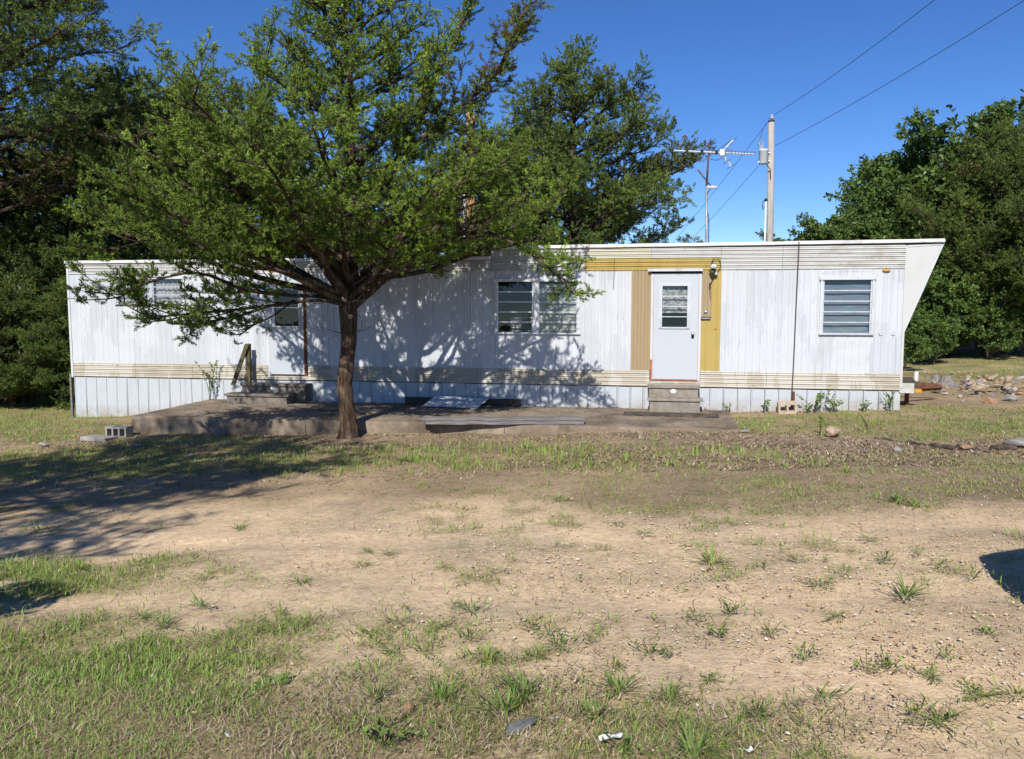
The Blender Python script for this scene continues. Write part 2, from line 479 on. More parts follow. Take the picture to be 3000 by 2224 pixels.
def bark_mat(name, c0, c1, c2, sc=1.0):
    m, n, out = new_mat(name)
    a = tex_noise(n, 9 * sc, 6, 0.65, stretch=(3.2, 3.2, 0.5))
    b = tex_noise(n, 3 * sc, 3, 0.6)
    col = ramp(n, a, [(0.34, c0), (0.52, c1), (0.68, c2)])
    col = mix(n, ramp(n, b, [(0.5, (0, 0, 0)), (0.75, (0.6, 0.6, 0.6))]), col, (0.28, 0.22, 0.16))
    principled(n, out, col, 0.95, 0, a, 0.9, 0.05, 0.1)
    return m
M['bark'] = bark_mat('cedar_bark', (0.025, 0.016, 0.012), (0.085, 0.056, 0.038), (0.20, 0.135, 0.09))
M['bark_grey'] = bark_mat('oak_bark', (0.05, 0.042, 0.036), (0.13, 0.115, 0.10), (0.26, 0.24, 0.21))
M['twig'] = bark_mat('cedar_twigs', (0.025, 0.018, 0.014), (0.065, 0.048, 0.034), (0.16, 0.12, 0.09))

def ground_mat():
    m, n, out = new_mat('ground_dirt')
    a = n.nodes.new('ShaderNodeAttribute'); a.attribute_name = 'Col'
    f1 = tex_noise(n, 0.9, 6, 0.6)
    f2 = tex_noise(n, 14, 6, 0.7)
    f3 = tex_noise(n, 60, 4, 0.7)
    c = mix(n, 1.0, a.outputs['Color'], ramp(n, f1, [(0.3, (0.72, 0.73, 0.76)), (0.5, (0.97, 0.96, 0.95)), (0.7, (1.12, 1.10, 1.07))]), 'MULTIPLY')
    c = mix(n, 1.0, c, ramp(n, f2, [(0.3, (0.72, 0.70, 0.68)), (0.55, (1.0, 1.0, 1.0)), (0.75, (1.12, 1.12, 1.12))]), 'MULTIPLY')
    c = mix(n, 1.0, c, ramp(n, f3, [(0.35, (0.82, 0.80, 0.78)), (0.65, (1.08, 1.08, 1.08))]), 'MULTIPLY')
    ad = n.nodes.new('ShaderNodeMath'); ad.operation = 'MULTIPLY_ADD'
    n.links.new(f3, ad.inputs[0]); ad.inputs[1].default_value = 0.35; n.links.new(f2, ad.inputs[2])
    principled(n, out, c, 0.97, 0, ad.outputs[0], 0.6, 0.03, 0.1)
    return m
M['ground'] = ground_mat()

def pebble_mat():
    m, n, out = new_mat('pebbles')
    a = n.nodes.new('ShaderNodeAttribute'); a.attribute_name = 'Col'
    principled(n, out, a.outputs['Color'], 0.85, 0, tex_noise(n, 60, 3), 0.3, 0.004, 0.25)
    return m
M['pebble'] = pebble_mat()

def slab_mat():
    m, n, out = new_mat('slab_concrete')
    f1 = tex_noise(n, 1.3, 5, 0.6)
    f2 = tex_noise(n, 12, 5, 0.65)
    col = ramp(n, f1, [(0.3, (0.105, 0.082, 0.064)), (0.48, (0.22, 0.175, 0.132)), (0.62, (0.31, 0.25, 0.185)), (0.75, (0.43, 0.35, 0.26))])
    col = mix(n, 1.0, col, ramp(n, f2, [(0.3, (0.7, 0.7, 0.7)), (0.7, (1.1, 1.1, 1.1))]), 'MULTIPLY')
    principled(n, out, col, 0.95, 0, f2, 0.5, 0.01, 0.15)
    return m
M['slab'] = slab_mat()

# ------------------------------------------------------------------ ground
def gz(x, y):
    x = np.asarray(x, float); y = np.asarray(y, float)
    xc = np.clip(x, -22, 22); yc = np.clip(y, -10, 40)
    t = np.clip((11 - y) / 9.0, 0, 1); t = t * t * (3 - 2 * t)
    z = -0.064 + 0.0297 * xc - 0.0095 * yc + 0.25 * t
    f = np.clip(1 - (np.hypot(x, y - 8) - 22) / 30, 0, 1)
    z = z + f * (0.10 * (fbm(x * 0.28, y * 0.28, 3, 2) - 0.5) + 0.035 * (fbm(x * 1.3, y * 1.3, 11, 3) - 0.5))
    r = np.hypot(x, y)
    return z + np.clip(r - 60, 0, None) * 0.004

def G(px, py):
    r = ray(px, py)
    lo, hi = 1.0, 120.0
    for i in range(40):
        m = (lo + hi) / 2
        p = Vector((0, 0, EYE)) + r * (m / r.y)
        if p.z > float(gz(p.x, p.y)): lo = m
        else: hi = m
    p = Vector((0, 0, EYE)) + r * (lo / r.y)
    p.z = float(gz(p.x, p.y))
    return p

def blobs(x, y, lst):
    x = np.asarray(x, float); y = np.asarray(y, float)
    t = np.zeros_like(x)
    wx = 1.3 * (fbm(x * .8, y * .8, 101, 3) - .5); wy = 1.5 * (fbm(x * .8 + 40, y * .8, 103, 3) - .5)
    wk = np.clip(y / 6, .35, 1)
    x = x + wx * wk; y = y + wy * wk
    for (bx, by, rx, ry, s) in lst:
        d = ((x - bx) / rx) ** 2 + ((y - by) / ry) ** 2
        t = np.maximum(t, s * np.clip(1.35 - d, 0, 1) ** 0.8)
    return t

def B(px, py, rx, ry, s):
    p = G(px, py)
    return (p.x, p.y, rx, ry, s)

GREEN = [B(120, 1262, 3.2, 1.3, .9), B(60, 1215, 3.5, 3.2, 1.0), B(250, 1350, 4.2, 1.5, 0.95), B(760, 1335, 2.3, 1.0, 0.9), B(1100, 1345, 1.6, 0.95, 0.75), B(1450, 1345, 2.2, 0.8, 0.6),
         B(1900, 1345, 2.0, 1.0, 0.42), B(2350, 1240, 2.4, 0.8, 0.7), B(2750, 1235, 2.6, 1.9, 0.85), B(2750, 1390, 3.0, 1.4, 0.5), B(2200, 1420, 2.4, 1.0, 0.40),
         B(120, 2020, 1.15, 1.1, 1.0), B(330, 1900, 1.1, 0.9, 0.75), B(350, 1760, 1.3, 0.7, 0.42), B(30, 1720, 0.9, 0.8, 0.9), B(700, 2080, 0.9, 0.55, 0.42), B(700, 1800, 0.8, 0.3, 0.25),
         B(1150, 1990, 0.7, 0.4, 0.36), B(1500, 2080, 0.8, 0.45, 0.42), B(1250, 1830, 0.7, 0.3, 0.2), B(2050, 2190, 0.5, 0.3, 0.7), B(2250, 2130, 0.5, 0.3, 0.45), B(1750, 2150, 0.7, 0.3, 0.35),
         B(500, 1292, 1.6, .6, 0.6), B(900, 1292, 1.4, .5, 0.5), B(40, 2190, .7, .4, 1.0), B(2900, 1080, 6, 4, 0.8), B(2700, 1040, 4, 3, 0.9), (0.0, 25.0, 30, 8, 0.7), (-18, 12, 8, 10, 0.8), (18, 6, 9, 9, 0.5), (-12, 3, 7, 6, 0.8), (0, -8, 20, 9, 0.6)]
GRAVEL = [B(1900, 1620, 1.7, 1.0, 1.0), B(2050, 1690, 0.9, 0.4, 1.0), B(2500, 1660, 1.6, 1.2, 0.7), B(1500, 1530, 2.2, 0.8, 0.6), B(2650, 1500, 2.2, 1.4, 0.8), B(2600, 1880, 0.9, 0.35, 0.9),
          B(1560, 1800, 0.8, 0.16, 0.8), B(2180, 1910, 0.35, 0.13, 1.0), B(1900, 1950, 1.0, 0.5, 0.4), B(2300, 2050, 1.0, 0.4, 0.4), B(1000, 1580, 2.5, 0.9, 0.25)]
BARE = [B(1760, 1745, 1.0, 0.22, 1.0), B(250, 1590, 1.9, 0.45, 1.0), B(700, 1600, 1.4, 0.5, 0.6), B(2350, 1980, 0.8, 0.3, 0.8), B(2900, 1900, 0.6, 0.4, 0.7), B(800, 1760, 1.0, 0.4, 0.5)]
ROAD = [B(400, 1590, 4.5, 1.6, 1.0), B(1500, 1640, 4.5, 1.9, 1.0), B(2500, 1750, 3.5, 2.0, 1.0), B(1900, 1850, 2.2, 1.0, 1.0), B(900, 1800, 1.5, 0.9, 0.9), B(2700, 2050, 1.2, 0.8, 0.9), B(2930, 1075, 4, 1.1, 0.9), (-14, 7, 9, 1.6, 1.0)]
LITTER = [B(1500, 1290, 4.0, 1.1, 0.9), B(2300, 1320, 3.5, 1.4, 1.0), B(700, 1280, 3.2, 0.9, 0.9), B(250, 1260, 2.0, .8, .5), B(1000, 2100, 1.4, 0.5, 0.35), B(2000, 2050, 1.2, 0.5, 0.25), B(2800, 1380, 3, 1.8, 0.7)]

def green_at(x, y):
    g = blobs(x, y, GREEN)
    n = fbm(x * 1.1, y * 1.1, 21, 4)
    n2 = fbm(x * 4.0, y * 4.0, 5, 2)
    g = g * np.clip((n - 0.30) * 3.0 + g * 0.8, 0, 1.3)
    g = g * np.clip(.25 + 1.9 * (n2 - .18), .1, 1.3)
    return np.clip(np.maximum(np.maximum(g, 0.05 * (n2 > 0.6)), 0.42 * (fbm(x * 4.3, y * 4.3, 66, 3) > 0.665) * (fbm(x * .5, y * .5, 67, 2) > .36)) * (1 - 0.9 * blobs(x, y, BARE)) * (1 - .85 * rut(x, y)), 0, 1)

def rut(x, y):
    """two worn wheel tracks of the drive, running across the yard"""
    wv = .25 * (fbm(x * .35, y * 0 + 3, 81, 2) - .5)
    a = np.exp(-((y - (4.85 - .06 * x + wv)) / .20) ** 2); b = np.exp(-((y - (6.45 - .05 * x + wv)) / .22) ** 2)
    return np.clip((a + b) * (.35 + 1.1 * fbm(x * .8, y * .8, 83, 3)), 0, 1) * (np.abs(x) < 14)

def axis(segs):
    out = []
    for a, b, n in segs:
        out.append(np.linspace(a, b, n, endpoint=False))
    return np.concatenate(out + [np.array([segs[-1][1]])])
gx = axis([(-900, -150, 8), (-150, -40, 12), (-40, -12, 40), (-12, 12, 330), (12, 40, 40), (40, 150, 12), (150, 900, 8)])
gy = axis([(-600, -60, 8), (-60, -8, 22), (-8, 2.4, 20), (2.4, 7, 110), (7, 15, 110), (15, 30, 60), (30, 70, 24), (70, 1500, 16)])
XX, YY = np.meshgrid(gx, gy)
ZZ = gz(XX, YY)
near = np.clip((16 - np.abs(YY - 6)) / 6, 0, 1) * np.clip((14 - np.abs(XX)) / 4, 0, 1)
gr = green_at(XX, YY); rd = np.clip(blobs(XX, YY, ROAD), 0, 1); gv = np.clip(blobs(XX, YY, GRAVEL), 0, 1)
br = np.clip(np.maximum(blobs(XX, YY, BARE), .8 * rut(XX, YY)), 0, 1); lt = np.clip(blobs(XX, YY, LITTER), 0, 1)
ZZ = ZZ + near * (0.022 * (fbm(XX * 5, YY * 5, 31, 3) - 0.5) * (1 - 0.7 * br) - 0.03 * rd * (1 - br * 0.4) - .03 * rut(XX, YY))
nn = fbm(XX * 0.9, YY * 0.9, 41, 4)[..., None]; nf = fbm(XX * 6, YY * 6, 43, 3)[..., None]
sand = np.array([0.67, 0.52, 0.335]) * (0.92 + 0.28 * nn)
pink = np.array([0.61, 0.465, 0.305])
sand = sand * (1 - 0.5 * (nf > 0.55)) + pink * 0.5 * (nf > 0.55)
soil = np.array([0.40, 0.30, 0.19]) * (0.7 + 0.6 * nn)
lit_c = np.array([0.31, 0.235, 0.17]) * (0.65 + 0.7 * nf)
grn_c = np.array([0.28, 0.255, 0.11]) * (0.75 + 0.5 * nf)
colr = soil * (1 - rd[..., None]) + sand * rd[..., None]
colr = colr * (1 - 0.75 * lt[..., None] * (1 - 0.5 * rd[..., None])) + lit_c * 0.75 * lt[..., None] * (1 - 0.5 * rd[..., None])
gg = np.clip(gr * 1.2, 0, 0.85)[..., None]
colr = colr * (1 - gg) + grn_c * gg
colr = colr * (1 - 0.6 * br[..., None]) + np.array([0.75, 0.57, 0.38]) * 0.6 * br[..., None]
far = np.clip((np.hypot(XX, YY) - 35) / 20, 0, 1)[..., None]
colr = colr * (1 - far) + np.array([0.10, 0.11, 0.045]) * far
ny_, nx_ = XX.shape
idx = np.arange(ny_ * nx_).reshape(ny_, nx_)
quads = np.stack([idx[:-1, :-1], idx[:-1, 1:], idx[1:, 1:], idx[1:, :-1]], -1).reshape(-1, 4)
ground = np_mesh('ground', np.stack([XX, YY, ZZ], -1).reshape(-1, 3), quads, M['ground'], colr=colr.reshape(-1, 3), smooth=True)
tag(ground, 'bare sandy dirt yard with thin worn grass', 'ground', kind='structure')

# ------------------------------------------------------------------ mobile home
WO = Vector((-9.028, 16.776, 0))
WR = Vector((6.654, 13.980, 0))
WD = (WR - WO).normalized()
WN = Vector((-WD.y, WD.x, 0))            # into the home
HL = (WR - WO).length
home = empty('mobile_home', WO, math.atan2(WD.y, WD.x))
tag(home, 'long single storey white mobile home with tan belt and yellow strip by its door', 'mobile home')
ZB, ZT, ZBELT = 0.643, 2.423, 0.350

def W(px, py):
    r = ray(px, py)
    o = Vector((0, 0, EYE))
    k = (WO - o).dot(WN) / r.dot(WN)
    p = o + r * k
    return (p - WO).dot(WD), p.z

def wu(px, py=950): return W(px, py)[0]
def wloc(u, d, z=0.0):
    """home-local to world: u along the front, d metres out in front of it"""
    return WO + WD * u - WN * d + Vector((0, 0, z))

U_STEP = wu(1440, 745)
ZR_L, ZR_R = 2.685, 2.87
WID = 3.05
rng = random.Random(7)

def ribbed(u0, u1, z0, z1, pitch=0.118, h=0.0065, base=0.0, phase=0.0, ridge=0.03, wob=0.0):
    """vertical ribbed sheet, ridges towards the yard (-y)"""
    prof = [(u0, 0.0)]
    k = math.floor((u0 - phase) / pitch)
    u = phase + k * pitch
    while u < u1 + pitch:
        for du, hh in ((-ridge / 2, 0), (-ridge / 5, h), (ridge / 5, h), (ridge / 2, 0)):
            q = u + du
            if u0 + 0.002 < q < u1 - 0.002: prof.append((q, hh))
        # small stiffening bead midway
        for du, hh in ((-0.008, 0), (0, h * 0.45), (0.008, 0)):
            q = u + pitch / 2 + du
            if u0 + 0.002 < q < u1 - 0.002: prof.append((q, hh))
        u += pitch
    prof.append((u1, 0.0))
    mb = MB()
    nz = 5
    vs, fs = [], []
    for j in range(nz + 1):
        z = z0 + (z1 - z0) * j / nz
        for (q, hh) in prof:
            w = wob * math.sin(q * 3.1 + j * 1.3) * math.sin(j * 2.1 + q)
            vs.append((q, base - hh - 0.006 + w, z))
    n = len(prof)
    for j in range(nz):
        for i in range(n - 1):
            fs.append((j * n + i, j * n + i + 1, (j + 1) * n + i + 1, (j + 1) * n + i))
    return mb.add(vs, fs)

def hribbed(u0, u1, z0, z1, nr=5, h=0.018, base=0.0):
    """horizontal ribbed sheet: lapped ridges"""
    vs, fs = [], []
    rows = []
    dz = (z1 - z0) / nr
    for j in range(nr):
        zb = z0 + dz * j
        for f, hh in ((0.0, 0.0), (0.06, 1.0), (0.20, 1.1), (0.40, 0.45), (0.56, 0.1), (0.62, 0.75), (0.72, 0.7), (0.97, 0.0)):
            rows.append((zb + dz * f, hh * h))
    rows.append((z1, 0.0))
    nu = max(2, int((u1 - u0) / 0.35))
    for (z, hh) in rows:
        for i in range(nu + 1):
            q = u0 + (u1 - u0) * i / nu
            w = 0.002 * math.sin(q * 5.3 + z * 40)
            vs.append((q, base - hh - 0.004 + w, z))
    for j in range(len(rows) - 1):
        for i in range(nu):
            a = j * (nu + 1) + i
            fs.append((a, a + 1, a + nu + 2, a + nu + 1))
    return MB().add(vs, fs)

# window and door openings (u0, z0, u1, z1)
def rect(px0, py0, px1, py1):
    a, b = W(px0, py0), W(px1, py1)
    return a[0], b[1], b[0], a[1]
WA = rect(339, 814, 543, 889)
WC = rect(1452, 821, 1697, 976)
WDw = rect(2406, 815, 2554, 978)
DB = rect(781, 800, 901, 1099)
DM = rect(1909, 803, 2049, 1114)
uTanL = wu(1849); uTanR = wu(2084); uYel = wu(2111)
seam = [wu(565), wu(700)]
cols = []      # (u0, u1, z0, z1, material)
def wallcol(u0, u1, z0=ZB, z1=ZT, m='white'): cols.append((u0, u1, z0, z1, m))
def around(win):
    wallcol(win[0], win[2], win[3], ZT); wallcol(win[0], win[2], ZB, win[1])
wallcol(0.03, wu(265)); wallcol(wu(265), WA[0]); around(WA)
wallcol(WA[2], wu(566)); wallcol(wu(566), wu(670)); wallcol(wu(670), DB[0])
wallcol(DB[2], wu(1010)); wallcol(wu(1010), wu(1133)); wallcol(wu(1133), wu(1253)); wallcol(wu(1253), wu(1376)); wallcol(wu(1376), WC[0])
around(WC)
wallcol(WC[2], wu(1759)); wallcol(wu(1759), uTanL)
wallcol(uTanL, DM[0] - 0.0, m='tan')
zpl = W(2067, 938)[1]
wallcol(DM[2], uTanR, zpl, ZT, 'tan'); wallcol(DM[2], uTanR, ZB, zpl, 'yellow')
wallcol(uTanR, uYel, m='yellow')
wallcol(uYel, wu(2225)); wallcol(wu(2225), wu(2337)); wallcol(wu(2337), WDw[0]); around(WDw)
wallcol(WDw[2], HL)
for i, (u0, u1, z0, z1, m) in enumerate(cols):
    off = 0.0015 * (i % 3)
    if m == 'white':
        mb = ribbed(u0, u1 + 0.004, z0 - 0.012, z1 + 0.01, base=-off, phase=0.02, wob=0.004)
    elif m == 'tan':
        mb = ribbed(u0, u1, z0, z1 + 0.01, pitch=0.062, h=0.011, base=-off, phase=u0 + 0.02, ridge=0.046)
    else:
        mb = ribbed(u0, u1, z0 + (0.004 if z0 > 1 else 0), z1, pitch=0.2, h=0.006, base=-off, phase=u0 + 0.09, ridge=0.03)
    mb.build('siding_panel', M[m], home)
# belt of horizontal ribs
bs = [0.03, wu(398, 1080), wu(565, 1080), DB[0] - 0.02]
for a, b in zip(bs[:-1], bs[1:]): hribbed(a + 0.002, b - 0.002, ZBELT, ZB, 4).build('belt_panel', M['belt'], home)
bs = [DB[2] + 0.02, wu(1130, 1100), wu(1400, 1100), wu(1650, 1100), DM[0] - 0.01]
for a, b in zip(bs[:-1], bs[1:]): hribbed(a + 0.002, b - 0.002, ZBELT, ZB, 4).build('belt_panel', M['belt'], home)
bs = [DM[2] + 0.01, wu(2245, 1110), wu(2422, 1110), HL]
for a, b in zip(bs[:-1], bs[1:]): hribbed(a + 0.002, b - 0.002, ZBELT, ZB, 4).build('belt_panel', M['belt'], home)
for dr in (DB, DM):
    hribbed(dr[0] - 0.02, dr[2] + 0.02, ZBELT, dr[1] - 0.012, 2 if dr is DM else 2).build('belt_panel', M['belt'], home)
# fascia sections
U_YA, U_YB = wu(1713, 780), wu(2112, 780)
ZYEL = W(1900, 757)[1]
def fas(u0, u1, z0, z1, nr, m): hribbed(u0 + 0.002, u1 - 0.002, z0, z1, nr, 0.022).build('fascia_panel', M[m], home)
uo0, uo1 = wu(752, 780), wu(868, 780)
for a, b, m in ((0.03, 2.1, 'fascia'), (2.1, 4.4, 'fascia'), (4.4, uo0, 'fascia'), (uo0, uo1, 'orange'), (uo1, 6.9, 'fascia'), (6.9, U_STEP, 'fascia')):
    fas(a, b, ZT, ZR_L - 0.03, 4, m)
fas(U_STEP, U_YA, ZT, ZR_R - 0.045, 6, 'fascia')
fas(U_YA, U_YB, ZT, ZYEL, 3, 'yellow')
u_f = wu(1908, 740)
fas(U_YA, u_f, ZYEL, ZR_R - 0.045, 3, 'fascia_yellow')
fas(u_f, U_YB, ZYEL, ZR_R - 0.045, 3, 'fascia')
fas(U_YB, wu(2293, 750), ZT, ZR_R - 0.045, 6, 'fascia')
fas(wu(2293, 750), HL, ZT, ZR_R - 0.045, 6, 'fascia')
# shell: backing, ends, back wall, floor, roof
bk = MB()
bk.box((0.02, 0.012, ZT + 0.005), (U_STEP, 0.05, ZR_L - 0.03)); bk.box((U_STEP, 0.012, ZT + 0.005), (HL - 0.02, 0.05, ZR_R - 0.03))
bk.box((0.02, 0.012, ZBELT - 0.02), (HL - 0.02, 0.05, min(DM[1], DB[1]) - 0.02))
bk.build('wall_frame', M['dark'], home)
MB().box((-0.012, 0.0, ZBELT - 0.02), (0.028, WID, ZR_L - 0.03)).build('end_wall', M['skirt'], home)
MB().box((HL, 0.0, ZBELT - 0.02), (HL + 0.03, WID, ZT + 0.3)).build('end_wall', M['nose'], home)
MB().box((0.03, WID - 0.03, ZBELT - 0.02), (HL, WID, ZR_L - 0.035)).build('back_wall', M['white'], home)
MB().box((0.03, 0.055, 0.36), (HL, WID - 0.035, 0.42)).build('floor', M['room'], home)
MB().box((0.03, 2.2, 0.425), (HL - 0.01, 2.22, 2.5)).build('partition', M['room'], home)
rf = MB()
def roofpoly(z, o): return [(-o, z - 0.0), (WID / 2, z + 0.10), (WID + o, z), (WID + o, z - 0.035), (-o, z - 0.035)]
rf.prism_x(roofpoly(ZR_L, 0.035), -0.03, U_STEP - 0.004)
roof1 = rf.build('roof', M['roofcoat'], home)
uT, zT = W(2768, 698)
zTip = 2.895
rf = MB(); rf.prism_x(roofpoly(ZR_R, 0.035), U_STEP, HL + 0.25); 
# the roof of the raised half lifts slightly to its forward tip
vv = []
for (x, y, z) in rf.v:
    vv.append((x if x < HL else uT, y, z + (0 if x < HL else 0.03)))
rf.v = vv
rf.build('roof', M['roofcoat'], home)
MB().box((U_STEP, 0.02, ZR_L), (U_STEP + 0.03, WID - 0.02, ZR_R - 0.04)).build('roof_riser', M['fascia'], home)
# drip edge along the eave: dented white strip in short pieces
for a, b, z in ((-0.03, 3.8, ZR_L), (3.805, U_STEP - 0.01, ZR_L), (U_STEP, 11.2, ZR_R), (11.205, uT - 0.01, ZR_R)):
    nseg = int((b - a) / 0.25)
    vs, fs = [], []
    for i in range(nseg + 1):
        u = a + (b - a) * i / nseg
        lift = 0.03 * max(0, (u - U_STEP) / (uT - U_STEP)) if z == ZR_R else 0
        w = rng.uniform(-0.004, 0.004)
        vs += [(u, -0.052 + w, z + 0.012 + lift + w), (u, -0.056 + w, z - 0.042 + lift + w * 0.5), (u, -0.036, z - 0.050 + lift)]
    for i in range(nseg):
        for k in (0, 1):
            fs.append((i * 3 + k, i * 3 + k + 1, i * 3 + k + 4, i * 3 + k + 3))
    MB().add(vs, fs).build('drip_edge', M['roofcoat'], home)
# forward overhanging nose, a wedge over the hitch
zA = W(2655, 975)[1]
MB().prism([(HL + 0.002, ZR_R - 0.052), (uT, zTip - 0.052), (HL + 0.03, zA), (HL + 0.002, zA)], 0.002, WID - 0.002).build('front_overhang', M['nose'], home)
nse = Vector((HL + 0.03, zA)); ntp = Vector((uT, zTip - 0.052))
nd = (ntp - nse).normalized(); nq = Vector((-nd.y, nd.x)) * .03
MB().prism([tuple(nse), tuple(ntp), tuple(ntp + nq), tuple(nse + nq)], -0.006, 0.001).build('edge_trim', M['trim_white'], home)
MB().prism([(HL + 0.03, ZR_R - 0.085), (uT - 0.03, zTip - 0.085), (uT - 0.012, zTip - 0.054), (HL + 0.03, ZR_R - 0.054)], -0.006, 0.001).build('edge_trim', M['trim_white'], home)
MB().box((HL - 0.012, -0.024, ZB - 0.02), (HL + 0.028, 0.0, ZT + 0.012)).build('corner_trim', M['nose'], home)
MB().box((HL - 0.014, -0.022, ZBELT - 0.03), (HL + 0.030, 0.0, ZB - 0.022)).build('corner_trim', M['fascia'], home)
MB().box((-0.016, -0.022, ZBELT - 0.02), (0.03, 0.0, ZR_L - 0.05)).build('corner_trim', M['trim_white'], home)
# skirting, one pan at a time
u = 0.03
k = 0
while u < HL - 0.02:
    w = 0.232 if k % 5 else 0.245
    u1 = min(u + w, HL + 0.015)
    p = WO + WD * ((u + u1) / 2)
    zb = float(gz(p.x, p.y)) - 0.12
    mb = MB()
    o = 0.010 + 0.002 * (k % 2)
    l = rng.uniform(-0.006, 0.006)
    prof = [(u, 0.0), (u + 0.006, -0.016), (u + 0.020, -0.016), (u + 0.028, 0.0), (u1 - 0.004, 0.0)]
    vs, fs = [], []
    for j, z in enumerate((zb, zb + 0.25, ZBELT - 0.012 + rng.uniform(-0.008, 0.004))):
        for q, hh in prof: vs.append((q + (l if j == 0 else 0), hh + o + (0.010 if j == 1 else 0) * rng.uniform(-1, 1), z))
    n = len(prof)
    for j in range(2):
        for i in range(n - 1): fs.append((j * n + i, j * n + i + 1, (j + 1) * n + i + 1, (j + 1) * n + i))
    mb.add(vs, fs).build('skirting_panel', M['skirt'], home)
    u = u1 + 0.001
    k += 1
MB().box((0.0, 0.05, -0.9), (HL, 0.07, ZBELT - 0.03)).build('skirting_backing', M['dark'], home)
MB().box((-0.005, 0.05, -0.9), (0.02, WID, ZBELT - 0.03)).build('skirting_end', M['skirt'], home)
MB().box((HL - 0.02, 0.075, -0.4), (HL + 0.005, WID, ZBELT - 0.03)).build('skirting_end', M['skirt'], home)
MB().box((-0.075, -0.01, -0.62), (-0.035, 0.03, 0.40)).build('corner_post', M['plank'], home)

def window(r, npane, curtain, mull=None, cover_lo=1.0):
    u0, z0, u1, z1 = r
    w = MB()
    t = 0.024
    w.ring((u0 - 0.012, z0 - 0.015, u1 + 0.012, z1 + 0.01), (u0 + t, z0 + 0.006, u1 - t, z1 - 0.033), -0.045, -0.004)
    fr = w.build('window_frame', M['trim_white'], home)
    MB().box((u0 - 0.03, -0.060, z1 - 0.03), (u1 + 0.03, -0.004, z1 + 0.022)).build('head_flashing', M['trim_white'], fr)
    MB().box((u0 - 0.02, -0.055, z0 - 0.022), (u1 + 0.02, -0.004, z0 + 0.008)).build('sill', M['alu'], fr)
    rv = MB()
    rv.ring((u0, z0, u1, z1), (u0 + 0.012, z0 + 0.012, u1 - 0.012, z1 - 0.012), 0.0, 0.09)
    rv.build('window_reveal', M['trim_white'], fr)
    spans = [(u0 + t, u1 - t)]
    if mull:
        MB().box((mull - 0.04, -0.040, z0 + 0.009), (mull + 0.04, 0.02, z1 - 0.031)).build('mullion', M['alu'], fr)
        spans = [(u0 + t, mull - 0.04), (mull + 0.04, u1 - t)]
    for a, b in spans:
        for ju, jw in ((a, 0.028), (b - 0.028, 0.028)):
            MB().box((ju, -0.028, z0 + 0.01), (ju + jw, 0.0, z1 - 0.032)).build('jamb_operator', M['alu'], fr)
        dz = (z1 - z0 - 0.045) / npane
        for i in range(npane):
            zb = z0 + 0.012 + dz * i
            MB().add([(a + 0.028, -0.013, zb), (b - 0.028, -0.013, zb), (b - 0.028, -0.010, zb + dz), (a + 0.028, -0.010, zb + dz)], [(0, 1, 2, 3)]).build('glass_pane', M['glass'], fr)
            if i: MB().box((a + 0.004, -0.036, zb - 0.008), (b - 0.004, -0.021, zb + 0.010)).build('pane_bar', M['alu'], fr)
    for si, (a, b) in enumerate(spans):
        kind = curtain if isinstance(curtain, str) else curtain[si]
        if kind == 'blind':
            bl = MB()
            z = z0 + 0.02
            while z < z1 - 0.10:
                sag = rng.uniform(-0.003, 0.003)
                bl.add([(a, 0.022, z), (b, 0.022, z + sag), (b, 0.036, z + 0.036 + sag), (a, 0.036, z + 0.036)], [(0, 1, 2, 3)])
                z += 0.030
            bl.build('blind', M['blind'], fr)
        elif kind in ('curtain', 'drape', 'lace'):
            vs, fs = [], []
            n = 60
            zl = z0 + (1 - cover_lo) * (z1 - z0)
            for i in range(n + 1):
                q = a + (b - a) * i / n
                y = 0.06 + (0.012 * math.sin(q * 62) + 0.006 * math.sin(q * 23 + 1) if kind != 'curtain' else 0.004 * math.sin(q * 9))
                vs += [(q, y, zl), (q, y - 0.012, z1)]
            for i in range(n): fs.append((2 * i, 2 * i + 2, 2 * i + 3, 2 * i + 1))
            MB().add(vs, fs).build('curtain', M[kind], fr, smooth=True)
    return fr
window(WA, 3, 'drape', mull=wu(443, 850))
window(WC, 5, ('room_none', 'blind'), mull=wu(1570, 900))
# dim blind hanging crooked in the left half of the big window
u0c, z0c, u1c, z1c = WC
bl = MB()
z = z0c + 0.03
while z < z0c + 0.28:
    bl.add([(u0c + 0.25, 0.14, z - 0.02), (wu(1560), 0.14, z), (wu(1560), 0.16, z + 0.03), (u0c + 0.25, 0.16, z + 0.008)], [(0, 1, 2, 3)])
    z += 0.033
bl.build('broken_blind', M['blind'], home)
window(WDw, 5, 'curtain')

